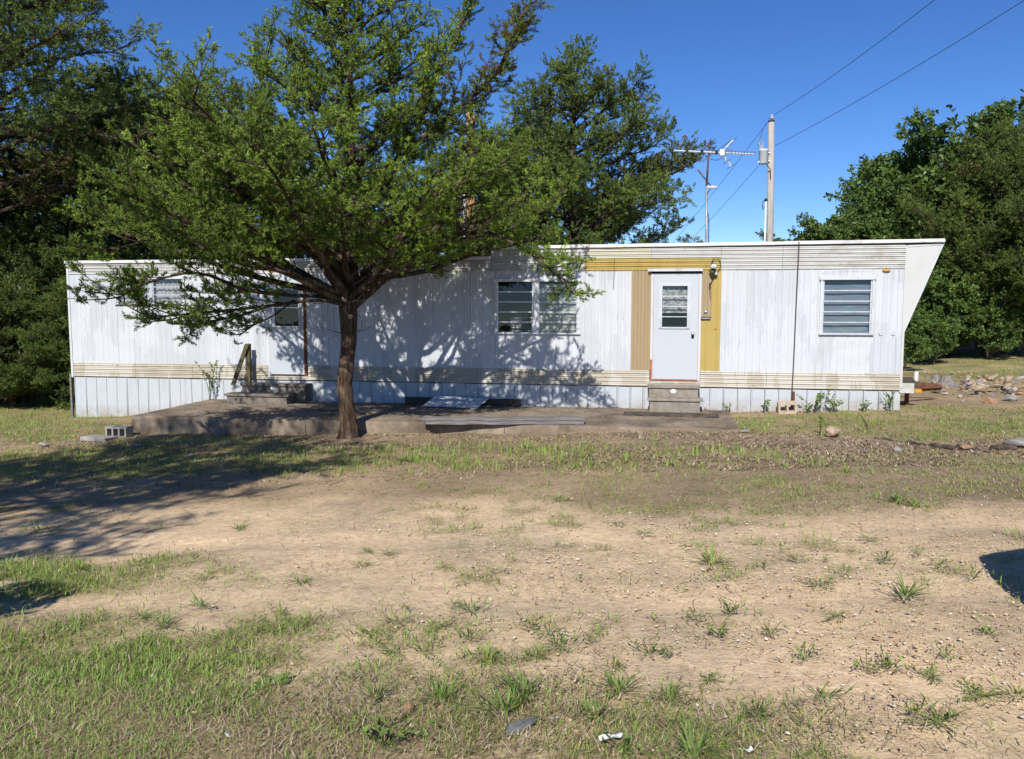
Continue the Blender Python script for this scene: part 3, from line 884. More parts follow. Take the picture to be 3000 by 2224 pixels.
def door(r, main):
    u0, z0, u1, z1 = r
    fm = 0.045
    root = MB().box((u0 + fm, -0.040, z0 + 0.01), (u1 - fm, -0.006, z1 - 0.03))
    # slab with an opening for the glass
    if main: g = rect(1937, 838, 2016, 958)
    else: g = rect(807, 848, 879, 955)
    a0, a1, b0, b1 = u0 + fm, u1 - fm, z0 + 0.012, z1 - 0.03
    mb = MB()
    mb.ring((a0, b0, a1, b1), g, -0.040, -0.004)
    d = mb.build('door', M['door_white'], home)
    MB().box((u0 - 0.004, -0.03, z0 - 0.01), (u0 + fm - 0.006, 0.0, z1)).build('door_jamb', M['trim_white'] if main else M['trim_white'], home)
    MB().box((u1 - fm + 0.006, -0.03, z0 - 0.01), (u1 + 0.004, 0.0, z1)).build('door_jamb', M['trim_white'] if main else M['rust'], home)
    MB().box((u0 + fm - 0.006, -0.034, z0 - 0.008), (u0 + fm, -0.002, z1 - 0.03)).build('rust_edge', M['rust_red'], home)
    MB().box((u1 - fm, -0.034, z0 - 0.008), (u1 - fm + 0.006, -0.002, z1 - 0.03)).build('rust_edge', M['rust_red'], home)
    MB().box((u0 + fm, -0.030, z0 - 0.012), (u1 - fm, 0.0, z0 + 0.012)).build('threshold', M['rust_red' if main else 'dark'], home)
    MB().box((u0 - 0.004, -0.026, z1 - 0.028), (u1 + 0.004, 0.0, z1 + 0.012)).build('door_head', M['trim_white'], home)
    if main:
        c0, c1 = wu(1899, 800), wu(2058, 800)
        MB().prism_x([(-0.095, ZT - 0.022), (-0.095, ZT + 0.012), (-0.006, ZT + 0.035), (-0.006, ZT - 0.002)], c0, c1).build('drip_cap', M['trim_white'], home)
        MB().box((u0 - 0.003, -0.033, z0 - 0.012), (u0 + 0.03, -0.0305, z0 + 0.36)).build('rust_stain_plate', M['rust_red'], home)
    # door light
    e = 0.03
    fr = MB()
    fr.ring((g[0] - e, g[1] - e, g[2] + e, g[3] + e), g, -0.058, -0.0405)
    f = fr.build('door_window', M['alu' if main else 'trim_white'], d)
    npn = 4 if main else 2
    dz = (g[3] - g[1]) / npn
    for i in range(npn):
        zb = g[1] + dz * i
        MB().add([(g[0], -0.042, zb), (g[2], -0.042, zb), (g[2], -0.038, zb + dz), (g[0], -0.038, zb + dz)], [(0, 1, 2, 3)]).build('glass_pane', M['glass'], f)
        if i: MB().box((g[0] - 0.004, -0.062, zb - 0.008), (g[2] + 0.004, -0.048, zb + 0.008)).build('pane_bar', M['alu'], f)
    if main:
        for s in (g[0] + 0.012, g[2] - 0.012):
            MB().box((s - 0.012, -0.066, g[1] - 0.02), (s + 0.012, -0.0585, g[3])).build('jamb_operator', M['alu'], f)
        vs, fs = [], []
        n = 40
        for i in range(n + 1):
            q = g[0] + (g[2] - g[0]) * i / n
            y = 0.03 + 0.008 * math.sin(q * 70)
            vs += [(q, y, g[1] + 0.34 * (g[3] - g[1])) , (q, y, g[3])]
        for i in range(n): fs.append((2 * i, 2 * i + 2, 2 * i + 3, 2 * i + 1))
        MB().add(vs, fs).build('lace_curtain', M['lace'], f, smooth=True)
        hu, hz = W(2029, 983)
        h = MB().prism([(hu - 0.022, hz - 0.05), (hu + 0.022, hz - 0.05), (hu + 0.03, hz + 0.05), (hu - 0.03, hz + 0.05)], -0.052, -0.0405).build('latch_plate', M['black'], d)
        MB().lathe([(0.008, 0), (0.020, 0.02), (0.024, 0.045), (0.015, 0.055)], (hu, -0.052, hz + 0.03), 12, 'y').build('door_knob', M['chrome'], h, smooth=True)
    return d
door(DB, False)
door(DM, True)

# porch lamp with its wires, bell and name plate beside the main door
lu, lz = W(2089, 783)
MB().lathe([(0.045, 0.0), (0.045, 0.03), (0.02, 0.04), (0.02, 0.09)], (lu, -0.02, lz + 0.03), 12, 'y').build('lamp_bracket', M['brass'], home, smooth=True)
MB().lathe([(0.015, 0.05), (0.048, 0.036), (0.055, 0.0), (0.048, -0.025), (0.02, -0.036)], (lu, -0.16, lz), 16, 'z').build('lamp_globe', M['milk'], home, smooth=True)
MB().lathe([(0.03, 0.0), (0.035, 0.03), (0.02, 0.06)], (lu + 0.045, -0.05, lz - 0.115), 12, 'y').build('sensor_eye', M['milk'], home, smooth=True)
MB().lathe([(0.055, 0.0), (0.06, -0.05), (0.04, -0.10)], (lu - 0.01, -0.09, lz - 0.035), 12, 'z').build('lamp_shadow_cup', M['brass'], home, smooth=True)  # dark piece standing in for the lamp's shadow on the wall below it
arc = [(lu - 0.03 + 0.075 * (1 - math.cos(t)), -0.06, lz + 0.06 + 0.10 * math.sin(t)) for t in np.linspace(0, math.pi, 9)]
arc += [(lu + 0.12, -0.05, lz - 0.02), (lu + 0.06, -0.04, lz - 0.10), (lu + 0.01, -0.04, lz - 0.2), (lu - 0.05, -0.04, lz - 0.31), (lu - 0.05, -0.035, lz - 0.42), (lu - 0.035, -0.03, lz - 0.55)]
MB().tube(arc, 0.0055, 5).build('lamp_cable', M['black'], home)
MB().tube([(lu - 0.052, -0.045, lz - 0.28), (lu - 0.05, -0.045, lz - 0.37)], 0.014, 6).build('cable_splice', M['black'], home)
bu, bz = W(2067, 915)
MB().lathe([(0.028, 0.0), (0.028, 0.012), (0.02, 0.02)], (bu, -0.018, bz), 14, 'y').build('door_bell', M['chrome'], home, smooth=True)
pa, pb = W(2052, 937), W(2082, 928)
pl = MB().prism([(pa[0], pa[1]), (pb[0] - 0.015, pa[1]), (pb[0], pb[1]), (pa[0] + 0.015, pb[1])], -0.030, -0.018).build('name_plate', M['black'], home)
gl = MB()
for i in range(6):
    q = pa[0] + 0.030 + i * 0.022
    gl.box((q, -0.0325, pa[1] + 0.018), (q + 0.015, -0.0305, pa[1] + 0.036))
gl.build('plate_lettering', M['alu'], pl)
mu, mz = W(2596, 793)
MB().lathe([(0.045, 0.0), (0.04, 0.025), (0.02, 0.04)], (0, 0, 0), 12, 'y').build('marker_light', M['amber'], home, smooth=True, M=Matrix.Translation((mu, -0.018, mz)) @ Matrix.Diagonal((1.5, 1, 0.55, 1)))
for px in (2580, 2616):
    qu, qz = W(px, 978)
    MB().lathe([(0.035, 0.0), (0.03, 0.012), (0.012, 0.012), (0.010, 0.004)], (qu, -0.012, qz), 14, 'y').build('socket_cover', M['white'], home, smooth=True)
# tie-down strap over the home
su0, sz0 = W(2339, 708); su1, sz1 = W(2330, 1205)
st = MB()
st.tube([(su0, 1.2, ZR_R + 0.10), (su0, 0.0, ZR_R + 0.02), (su0, -0.066, ZR_R + 0.012), (su0 + 0.004, -0.066, ZR_R - 0.04), (su0 - 0.01, -0.04, 1.7), (su0 - 0.02, -0.034, 0.8), (su0 - 0.03, -0.03, 0.35), (su0 - 0.035, -0.04, 0.02)], 0.010, 5)
st.build('tie_down_strap', M['wire'], home)
MB().box((su0 - 0.02, -0.03, -0.05), (su0 + 0.02, -0.012, 0.3)).build('anchor_post', M['rust'], home)
ou, oz = W(1800, 757)
MB().tube([(ou, -0.03, oz), (ou, -0.028, oz - 0.25), (ou - 0.012, -0.026, oz - 0.55)], 0.004, 4).build('loose_wire', M['wire'], home)
# roof clutter at the step
ru = wu(1170, 760)
MB().box((ru, 0.4, ZR_L + 0.03), (ru + 0.45, 0.85, ZR_L + 0.13)).build('roof_vent', M['dark'], home, bevel=0.02)
MB().lathe([(0.10, 0), (0.11, 0.10), (0.05, 0.16)], (ru - 0.28, 0.25, ZR_L + 0.01), 12).build('vent_cap', M['fascia'], home, smooth=True)
# hitch under the nose
hz = 0.28
MB().box((HL + 0.03, 0.25, hz), (HL + 0.30, 0.29, hz + 0.17)).build('tail_plate', M['fascia'], home)
tg = MB()
for y0, y1 in ((0.7, 1.42), (WID - 0.7, 1.62)):
    tg.tube([(HL - 0.1, y0, hz), (HL + 1.1, y1, hz)], 0.055, 4)
tg.build('tow_tongue', M['rust'], home)
MB().box((HL + 0.25, 0.55, hz - 0.40), (HL + 0.31, 0.61, hz + 0.02)).build('jack_leg', M['rust'], home)
MB().prism_x([(0.4, hz + 0.02), (0.42, hz + 0.16), (0.8, hz + 0.24), (0.86, hz + 0.04)], HL + 0.06, HL + 0.42).build('battery_cover', M['wood_dark'], home, bevel=0.02)
MB().box((HL + 0.34, 0.36, hz + 0.0), (HL + 0.46, 0.42, hz + 0.06)).build('reflector', M['amber'], home)

# ------------------------------------------------------------------ porch slab, steps and things on them
SZ = -0.06
c0 = at(384, 1222, 13.75); c1 = Vector((3.45, 12.24, 0))
def hl(p): 
    d = Vector((p[0], p[1], 0)) - WO
    return d.dot(WD), -d.dot(WN)
fl, fr_ = hl(c0), hl(c1)
slab = empty('porch_slab', wloc(0, 0), home.rotation_euler.z)
tag(slab, 'long stained concrete porch slab in front of the mobile home', 'slab')
def lw(u, d): return (u, -d)            # home-local plan: y is negative towards the yard
def slab_mesh(u0, u1, d0, dA, dB, z0, z1):
    """subdivided slab piece with a worn front edge"""
    n = max(6, int((u1 - u0) / 0.12))
    vs, fs = [], []
    prof = lambda d, w: [(d0, z1), ((d0 + d) / 2, z1 + 0.003 * w), (d - 0.03, z1), (d - 0.004 + 0.006 * w, z1 - 0.008 + 0.006 * min(w, 0)), (d + 0.004 * w, z1 - 0.035), (d - 0.004 + 0.008 * w, (z0 + z1) / 2), (d + 0.008 * w, z0)]
    for i in range(n + 1):
        t = i / n
        u = u0 + (u1 - u0) * t
        d = dA + (dB - dA) * t
        w = float(fbm(u * 3.1, d, 61, 3)) * 2 - 1
        for (dd, z) in prof(d, w): vs.append((u, -dd, z))
    k = 7
    for i in range(n):
        for j in range(k - 1): fs.append((i * k + j, (i) * k + j + 1, (i + 1) * k + j + 1, (i + 1) * k + j))
    fs.append(tuple(range(k - 1, -1, -1))); fs.append(tuple(n * k + j for j in range(k)))
    return MB().add(vs, fs)
uL, uR = fl[0], fr_[0]
cuts = [uL, uL + 3.1, uL + 6.4, uR]
for a, b in zip(cuts[:-1], cuts[1:]):
    dA = fl[1] + (fr_[1] - fl[1]) * (a - uL) / (uR - uL); dB = fl[1] + (fr_[1] - fl[1]) * (b - uL) / (uR - uL)
    slab_mesh(a + 0.004, b - 0.004, 0.02, dA, dB, -0.62, SZ).build('slab_section', M['slab'], slab)

def steps(name, ua, ub, ua2, ub2, ztop, zmid, dtop, dmid, mat, label):
    e = empty(name, wloc((ua + ub) / 2, 0, SZ), home.rotation_euler.z)
    tag(e, label, 'steps')
    c = (ua + ub) / 2
    def q(u): return u - c
    z = SZ
    def body(a, b, d0, d1, z0, z1, n):
        ob = MB().box((q(a), -d1, z0), (q(b), -d0, z1)).build(n, mat, e, bevel=0.008)
        return ob
    body(ua + 0.03, ub - 0.03, 0.03, dtop - 0.03, 0.0, ztop - z - 0.05, 'riser')
    body(ua2 + 0.03, ub2 - 0.03, dtop - 0.03, dmid - 0.03, 0.0, zmid - z - 0.045, 'riser')
    body(ua, ub, 0.03, dtop, ztop - z - 0.05, ztop - z, 'tread')
    body(ua2 - 0.01, ub2 + 0.02, dtop - 0.03, dmid, zmid - z - 0.045, zmid - z, 'tread')
    m = (ua + ub) / 2
    MB().lathe([(0.055, 0.0), (0.055, 0.004), (0.045, 0.006)], (0, 0, 0), 18, 'y').build('white_oval_patch', M['litter_white'], e, M=Matrix.Translation((q(m), -(dtop - 0.03) - 0.001, (ztop + zmid) / 2 - z)) @ Matrix.Diagonal((0.95, 1, 0.65, 1)))
    return e
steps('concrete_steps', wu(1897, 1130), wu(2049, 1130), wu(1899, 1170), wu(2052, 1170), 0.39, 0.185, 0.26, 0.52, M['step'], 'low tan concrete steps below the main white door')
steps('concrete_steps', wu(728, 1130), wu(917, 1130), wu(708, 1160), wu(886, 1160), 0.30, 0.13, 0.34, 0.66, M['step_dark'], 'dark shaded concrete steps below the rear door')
# handrail at the rear steps
hr = empty('step_handrail', wloc(wu(745, 1100), 0.22, 0.3), home.rotation_euler.z)
tag(hr, 'broken wooden handrail post with slanting board on the rear steps', 'handrail')
MB().box((-0.045, -0.035, 0.0), (0.045, 0.045, 0.76)).build('post', M['rail'], hr, bevel=0.004)
MB().box((-0.04, -0.018, 0), (0.04, 0.018, 0.86)).build('rail_board', M['rail'], hr, bevel=0.004, M=Matrix.Translation((-0.30, -0.075, -0.05)) @ Matrix.Rotation(R(22), 4, 'Y'))

def plank(name, ctr, L, w, h, rz, mat, label, cat='plank', tilt=0.0, group=None):
    n = 14
    vs, fs = [], []
    rg = random.Random(len(label))
    for i in range(n + 1):
        x = -L / 2 + L * i / n
        s = 0.004 * math.sin(i * 1.7) + rg.uniform(-0.002, 0.002)
        for (y, z) in ((-w / 2, 0), (w / 2, 0), (w / 2, h), (-w / 2, h)): vs.append((x, y + s, z + s + tilt * x))
    for i in range(n):
        for j in range(4): fs.append((i * 4 + j, i * 4 + (j + 1) % 4, (i + 1) * 4 + (j + 1) % 4, (i + 1) * 4 + j))
    fs.append((0, 1, 2, 3)); fs.append((n * 4 + 3, n * 4 + 2, n * 4 + 1, n * 4))
    o = MB().add(vs, fs).build(name, mat, None, bevel=0.004)
    o.location = ctr; o.rotation_euler = (0, 0, rz)
    tag(o, label, cat, group)
    return o
a = at(1231, 1238, 13.2); b = at(1708, 1243, 12.75)
def onslab(px, py, z=SZ):
    r = ray(px, py); return Vector((0, 0, EYE)) + r * ((z - EYE) / r.z)
a, b = onslab(1231, 1243), onslab(1708, 1243)
ang = math.atan2(b.y - a.y, b.x - a.x)
plank('plank', (a + b) / 2 + Vector((0.05, 0, 0.004)), (b - a).length - 0.08, 0.14, 0.05, ang, M['plank'], 'lower grey plank of the pair lying along the slab edge')
plank('plank', (a + b) / 2 + Vector((0.03, 0.03, 0.06)), (b - a).length, 0.14, 0.045, ang + 0.008, M['plank'], 'upper grey weathered plank resting on another at the slab edge')
a, b = onslab(1190, 1187), onslab(1532, 1192)
plank('timber', wloc(wu(1360, 1180), 0.14, SZ + 0.004), (b - a).length, 0.10, 0.13, home.rotation_euler.z, M['wood_dark'], 'dark old timber lying against the skirting on the slab', 'timber')
# loose white roofing sheet leaning on the timber
sh = empty('roofing_sheet', wloc(wu(1345, 1180), 0.2, SZ), home.rotation_euler.z)
tag(sh, 'small white corrugated metal sheet propped on the dark timber', 'metal sheet')
vs, fs = [], []
n = 48
for j in range(2):
    for i in range(n + 1):
        t = i / n
        x = -0.52 + 1.04 * t + (0.16 if j else 0.0) - 0.05
        c = 0.014 if abs((t * 4) % 1 - 0.5) < 0.07 else 0.0
        vs.append((x, -0.42 + 0.40 * j, 0.012 + 0.15 * j + c + 0.012 * math.sin(t * 4 + j)))
for i in range(n): fs.append((i, i + 1, n + 2 + i, n + 1 + i))
MB().add(vs, fs).build('sheet', M['skirt'], sh)
# rubber mat with holes (ribs) by the main steps
mt = empty('rubber_mat', Vector(onslab(1965, 1216)) + Vector((0, 0, 0.003)), home.rotation_euler.z - 0.02)
tag(mt, 'black ribbed rubber mat at the foot of the main steps', 'mat')
MB().box((-0.80, -0.24, 0.0), (0.80, 0.22, 0.008)).build('mat_base', M['rubber'], mt)
rb = MB()
for i in range(40): rb.box((-0.79 + i * 0.04, -0.23, 0.008), (-0.77 + i * 0.04, 0.21, 0.016))
rb.build('mat_ribs', M['rubber'], mt)['kind'] = 'stuff'

def cinder(name, loc, rot, holes, L, H, D, mat, label):
    """hollow block, holes run front to back"""
    e = empty(name, loc)
    e.rotation_euler = rot
    tag(e, label, 'concrete block')
    t = 0.032
    mb = MB()
    mb.box((-L / 2, -D / 2, 0), (L / 2, D / 2, t)); mb.box((-L / 2, -D / 2, H - t), (L / 2, D / 2, H))
    for i in range(holes + 1):
        x = -L / 2 + (L - t) * i / holes
        mb.box((x, -D / 2 + 0.002 * (i % 2), t), (x + t, D / 2, H - t))
    mb.build('block_shell', mat, e)
    return e
p = G(350, 1280)
cinder('concrete_block', (p.x, p.y, p.z - 0.01), (0, 0, home.rotation_euler.z), 3, 0.38, 0.19, 0.19, M['block'], 'grey three hole concrete block beside the slab corner')
p = G(2300, 1207)
cinder('concrete_block', (wloc(wu(2300, 1190), 0.22, float(gz(3.9 + 1, 14)) + 0.0)), (R(6), R(-3), home.rotation_euler.z), 2, 0.30, 0.19, 0.19, M['block_pink'], 'buff two hole concrete block standing against the skirting')
p = G(290, 1290)
o = MB().box((-0.23, -0.16, 0), (0.23, 0.16, 0.07)).build('paving_stone', M['block'], None, bevel=0.012)
o.location = (p.x, p.y, p.z - 0.005); o.rotation_euler = (R(-3), R(2), -0.2)
tag(o, 'flat concrete paver on the ground next to the three hole block', 'paver')

def rock_mesh(seed, sub=2):
    import bmesh
    bm = bmesh.new()
    bmesh.ops.create_icosphere(bm, subdivisions=sub, radius=0.5)
    rg = random.Random(seed)
    planes = [Vector((rg.uniform(-1, 1), rg.uniform(-1, 1), rg.uniform(-1, 1))).normalized() for _ in range(12)]
    ds = [rg.uniform(0.2, 0.38) for _ in planes]
    for v in bm.verts:
        for pl_, d in zip(planes, ds):
            k_ = v.co.dot(pl_) - d
            if k_ > 0: v.co -= pl_ * k_ * 0.92
        v.co += Vector((rg.uniform(-1, 1), rg.uniform(-1, 1), rg.uniform(-1, 1))) * 0.018
    me = bpy.data.meshes.new('rock')
    bm.to_mesh(me); bm.free()
    return me
ROCKS = {}
for i in range(8):
    for mn in ('rock_buff', 'rock_pale', 'rock_grey', 'rock_red'):
        me = rock_mesh(i); me.materials.append(M[mn]); ROCKS[(i, mn)] = me
def rock(loc, size, i, mn, label, group=None, rz=0.0, name='rock', tilt=(0, 0)):
    o = bpy.data.objects.new(name, ROCKS[(i % 8, mn)])
    COL.objects.link(o)
    o.location = loc; o.scale = size; o.rotation_euler = (tilt[0], tilt[1], rz)
    tag(o, label, 'rock', group)
    return o
p = G(2437, 1280)
rock((p.x, p.y, p.z + 0.06), (0.36, 0.26, 0.20), 1, 'rock_buff', 'large rounded buff rock alone in the dead grass before the home', rz=0.4)
rg = random.Random(19)
for i, (px, py, s, mn, lb) in enumerate([(2057, 1193, .09, 'rock_buff', 'broken buff stone leaning against the main steps'), (2066, 1201, .08, 'rock_pale', 'pale middle stone of the three beside the main steps'), (2081, 1199, .12, 'rock_buff', 'pointed buff stone farthest from the main steps')]):
    p = onslab(px, py)
    rock((p.x, p.y, SZ + s * 0.35), (s * 1.3, s, s * 1.2), i + 2, mn, lb, rz=i)
for i, (px, py, s, mn, lb) in enumerate([(2830, 1318, .15, 'rock_red', 'orange and white stone below the rotten log'), (2630, 1322, .12, 'rock_pale', 'flat pale stone in leaf litter in front of the rotten log'), (2995, 1312, .32, 'rock_grey', 'large grey stone at the right picture edge past the log'),
        (400, 1310, .12, 'rock_grey', 'grey stone in the shaded grass below the block'), (385, 1320, .20, 'rock_pale', 'long pale stone at the edge of the left lawn'), (2180, 1268, .13, 'rock_grey', 'flat grey stone at the front corner of the slab')]):
    p = G(px, py) if i != 4 else G(130, 1310)
    rock((p.x, p.y, p.z + s * 0.18), (s * 1.6, s, s * 0.55), i + 1, mn, lb, rz=i * 1.3)
# rock pile at the right
used = []
heap = {}
for i in range(104):
    t = rg.random()
    if i < 80: px, py = rg.gauss(2900, 70), rg.gauss(1143, 15)
    elif i < 92: px, py = rg.uniform(2690, 2850), rg.uniform(1092, 1108)
    else: px, py = rg.uniform(2760, 2990), rg.uniform(1150, 1180)
    if py < 1085 or py > 1190: continue
    p = G(px, py)
    s = rg.choice([rg.uniform(0.05, 0.12), rg.uniform(0.08, 0.24)]) if i < 80 else rg.uniform(0.04, 0.12)
    st_ = sum(1 for q in used if (q - p).length < 0.3)
    used.append(p.copy())
    mn = rg.choice(['rock_pale', 'rock_buff', 'rock_buff', 'rock_grey', 'rock_red'])
    o = rock((p.x, p.y, p.z + s * 0.2 + min(st_, 5) * 0.045), (s * rg.uniform(1, 1.6), s * rg.uniform(0.8, 1.2), s * rg.uniform(0.5, 0.8)), i, mn,
             'stone', 'stones in the heap at the right', rg.uniform(0, 6), tilt=(rg.uniform(-.5, .5), rg.uniform(-.5, .5)))
    heap.setdefault(mn, []).append(o)
for mn, lst in heap.items():
    order_labels(lst, {'rock_pale': 'pale', 'rock_buff': 'buff', 'rock_grey': 'grey', 'rock_red': 'reddish'}[mn] + ' stone in the right hand heap, %s from the left of its colour')
# stumps
def stump(px, py, r, h, label, seed):
    p = G(px, py)
    rg = random.Random(seed)
    n = 20
    vs, fs = [], []
    rows = [(-0.1, 3.0), (0.0, 2.5), (0.12, 1.8), (0.35, 1.3), (0.7, 1.02), (1.0, 0.9)]
    fl_ = [1 + 0.22 * math.sin(k * 2 * math.pi / n * 5 + seed) + rg.uniform(-0.05, 0.05) for k in range(n)]
    for (t, f) in rows:
        for k in range(n):
            a = 2 * math.pi * k / n
            rr = r * (1 + (f - 1) * fl_[k] + 0.06 * (fl_[k] - 1))
            vs.append((rr * math.cos(a), rr * math.sin(a), h * t + (rg.uniform(-0.03, 0.03) if t == 1.0 else 0)))
    m = len(rows)
    for i in range(m - 1):
        for k in range(n): fs.append((i * n + k, i * n + (k + 1) % n, (i + 1) * n + (k + 1) % n, (i + 1) * n + k))
    fs.append(tuple((m - 1) * n + k for k in range(n)))
    o = MB().add(vs, fs).build('tree_stump', M['stump'], None)
    o.location = p
    tag(o, label, 'stump')
stump(2773, 1130, 0.13, 0.20, 'flared grey tree stump, right of the two stumps', 3)
stump(2738, 1124, 0.09, 0.18, 'smaller split grey stump, left of the two stumps', 5)
p = G(2683, 1116)
o = MB().tube([(0, 0, -0.1), (0.005, 0, 0.22)], 0.05, 12).build('pvc_pipe', M['pvc'], None, smooth=False)
o.location = p; tag(o, 'short white plastic pipe standing upright near the stumps', 'pipe')
# rotten logs
def log(name, pts, rads, mat, label, n=9, seed=0):
    rg = random.Random(seed)
    P = []
    RR = []
    for i in range(len(pts) - 1):
        for j in range(9):
            t = j / 9
            P.append(Vector(pts[i]).lerp(Vector(pts[i + 1]), t) + Vector((0, rg.uniform(-.04, .04), rg.uniform(-.03, .012))))
            RR.append((rads[i] * (1 - t) + rads[i + 1] * t) * rg.uniform(0.72, 1.1))
    P.append(Vector(pts[-1])); RR.append(rads[-1])
    o = MB().tube([q - P[0] for q in P], RR, n).build(name, mat, None)
    o.location = P[0]
    tag(o, label, 'log')
def gp(px, py, dz): 
    q = G(px, py); q.z += dz; return q
log('rotten_log', [gp(2560, 1283, 0), gp(2700, 1306, .02), gp(2795, 1318, .02)], [.015, .04, .035], M['log'], 'left length of charred rotten log in the grass', seed=1)
log('rotten_log', [gp(2810, 1314, .02), gp(2910, 1326, .0)], [.035, .02], M['log'], 'middle thin length of charred rotten log', seed=2)
log('rotten_log', [gp(2905, 1318, .03), gp(2975, 1318, .03)], [.045, .035], M['log'], 'right short chunk of charred rotten log', seed=3)
log('fallen_log', [gp(-60, 1180, .05), gp(90, 1168, .05), gp(185, 1160, .03)], [.09, .08, .05], M['log_pale'], 'fallen grey log at the foot of the left trees', seed=4)
# red ant mound by the trunk
p = G(1330, 1262)
o = MB().lathe([(0.34, -0.03), (0.24, 0.03), (0.12, 0.075), (0.03, 0.09)], (0, 0, 0), 16).build('earth_mound', M['rust_red'] if False else simple('red_earth', (0.26, 0.11, 0.05), (0.38, 0.18, 0.09), 12, 0.98, bstr=0.8, bdist=0.02), None, smooth=True)
o.location = p; tag(o, 'small mound of red earth in front of the slab', 'mound')
# litter bits in the foreground
for px, py, s, lb in ((1803, 2163, .032, 'larger crumpled white scrap on the dirt in the foreground'), (1770, 2176, .028, 'smaller white scrap beside the larger one'), (672, 2162, .02, 'small white scrap in the left foreground grass'), (1625, 2112, .018, 'tiny white scrap left of the foreground scraps'), (2195, 2207, .022, 'white scrap near the bottom of the picture right of center')):
    p = G(px, py)
    rg2 = random.Random(int(px))
    n = 7
    vs = [(0, 0, 0.012)] + [(s * rg2.uniform(.6, 1.2) * math.cos(k * 2 * math.pi / n), s * rg2.uniform(.5, .9) * math.sin(k * 2 * math.pi / n), rg2.uniform(0.004, 0.03)) for k in range(n)]
    fs = [(0, 1 + k, 1 + (k + 1) % n) for k in range(n)]
    o = MB().add(vs, fs).build('paper_scrap', M['litter_white'], None)
    o.location = p; tag(o, lb, 'litter')
p = G(1523, 2130)
o = bpy.data.objects.new('slate_piece', rock_mesh(12, 2)); o.data.materials.append(M['slate']); COL.objects.link(o)
o.location = (p.x, p.y, p.z + 0.01); o.scale = (0.07, 0.24, 0.05); o.rotation_euler = (0, 0, -0.75)
tag(o, 'long dark grey flat stone in the foreground weeds', 'stone')
p = G(1195, 2080)
o = bpy.data.objects.new('orange_stone', ROCKS[(3, 'rock_red')]); COL.objects.link(o)
o.location = (p.x, p.y, p.z + 0.015); o.scale = (0.06, 0.05, 0.06)
tag(o, 'small orange stone in the foreground grass', 'stone')

# ------------------------------------------------------------------ poles, wires, antenna
DP = 36.0
pt = at(2260, 358, DP); pb_ = at(2255, 711, DP)
gzp = float(gz(pt.x, DP))
pole = empty('utility_pole', (pb_.x, DP, gzp))
tag(pole, 'tall bleached wooden utility pole carrying the grey transformer', 'utility pole')
hp = pt.z - gzp
def bez(a, b, n=14, sag=0.0):
    a, b = Vector(a), Vector(b)
    return [a.lerp(b, i / n) - Vector((0, 0, sag * 4 * (i / n) * (1 - i / n))) for i in range(n + 1)]
MB().tube([(0, 0, -0.5), (0.0, 0, hp * .5), (pt.x - pb_.x, 0, hp)], [.16, .145, .125], 14).build('shaft', M['pole'], pole, smooth=True)
MB().tube([(pt.x - pb_.x, 0, hp), (pt.x - pb_.x, 0, hp + 0.06)], .135, 12).build('pole_cap', M['dark'], pole)
ins = MB(); ins.lathe([(.03, 0), (.03, .1), (.09, .12), (.09, .17), (.05, .2), (.08, .22), (.06, .28), (.02, .3)], (pt.x - pb_.x + .03, 0, hp + .02), 12)
ins.build('insulator', M['porcelain'], pole, smooth=True)
tc = at(2237, 460, DP - 0.1)
tr = empty('transformer', (tc.x, tc.y, tc.z))
tag(tr, 'grey cylindrical transformer hung on the utility pole', 'transformer')
MB().lathe([(.17, -.30), (.20, -.28), (.20, .24), (.215, .25), (.215, .28), (.15, .32), (.03, .34)], (0, 0, 0), 20).build('tank', M['paint_grey'], tr, smooth=True)
MB().box((.19, -.04, -.2), (.30, .04, -.14)).build('bracket', M['paint_grey'], tr)
MB().box((.19, -.04, .14), (.30, .04, .2)).build('bracket', M['paint_grey'], tr)
MB().lathe([(.035, 0), (.06, .03), (.035, .06), (.06, .09), (.035, .12), (.055, .15), (.02, .2)], (-.06, 0, .30), 10).build('bushing', M['porcelain'], tr, smooth=True)
MB().tube([(-.13, -.05, .30), (-.22, -.05, .55), (-.18, -.05, .72), (-.06, -.05, .56), (-.05, -.05, .45)], .025, 6).build('fuse_cutout', M['porcelain'], tr)
MB().tube([(.1, -.1, -.3), (.16, -.12, -.42), (.27, -.12, -.55), (.29, -.12, -.9)], .02, 5).build('lead', M['wire'], tr)
MB().tube([(-.19, -.1, -.22), (-.24, -.1, -.22), (-.24, -.1, -.28)], .03, 6).build('lug', M['litter_white'], tr)
ca, cb = at(2244, 590, DP - .2), at(2243, 716, DP - .2)
cd = MB().tube([(0, 0, gzp - ca.z), (0, 0, 0)], .035, 8)
cdo = empty('riser_conduit', ca); tag(cdo, 'white conduit running up the left side of the utility pole', 'conduit')
cd.build('pipe', M['pvc'], cdo, smooth=True)
MB().lathe([(.05, 0), (.08, .03), (.07, .1), (.02, .13)], (0, 0, 0), 10).build('weather_head', M['dark'], cdo, smooth=True)
MB().tube([(0, 0, .08), (-.12, -.05, .02), (-.17, -.05, -.18), (-.13, -.05, -.38), (-.08, -.03, -.2)], .018, 5).build('drip_loop', M['wire'], cdo)
def wire(name, a, b, label, sag=0.05, r=.0095):
    P = bez(a, b, 16, sag)
    o = MB().tube([q - P[0] for q in P], r, 5).build(name, M['wire'], None)
    o.location = P[0]
    tag(o, label, 'wire')
def ext(a, b, k): return a + (b - a) * k
A = at(2263, 340, DP)
wire('power_line', A, ext(A, at(2707, 0, 25.0), 1.6), 'upper power line rising to the right from the pole top', .25)
A = at(2270, 427, DP)
wire('power_line', A, ext(A, at(2962, 0, 22.0), 1.5), 'lower power line rising to the right from the pole side', .25)
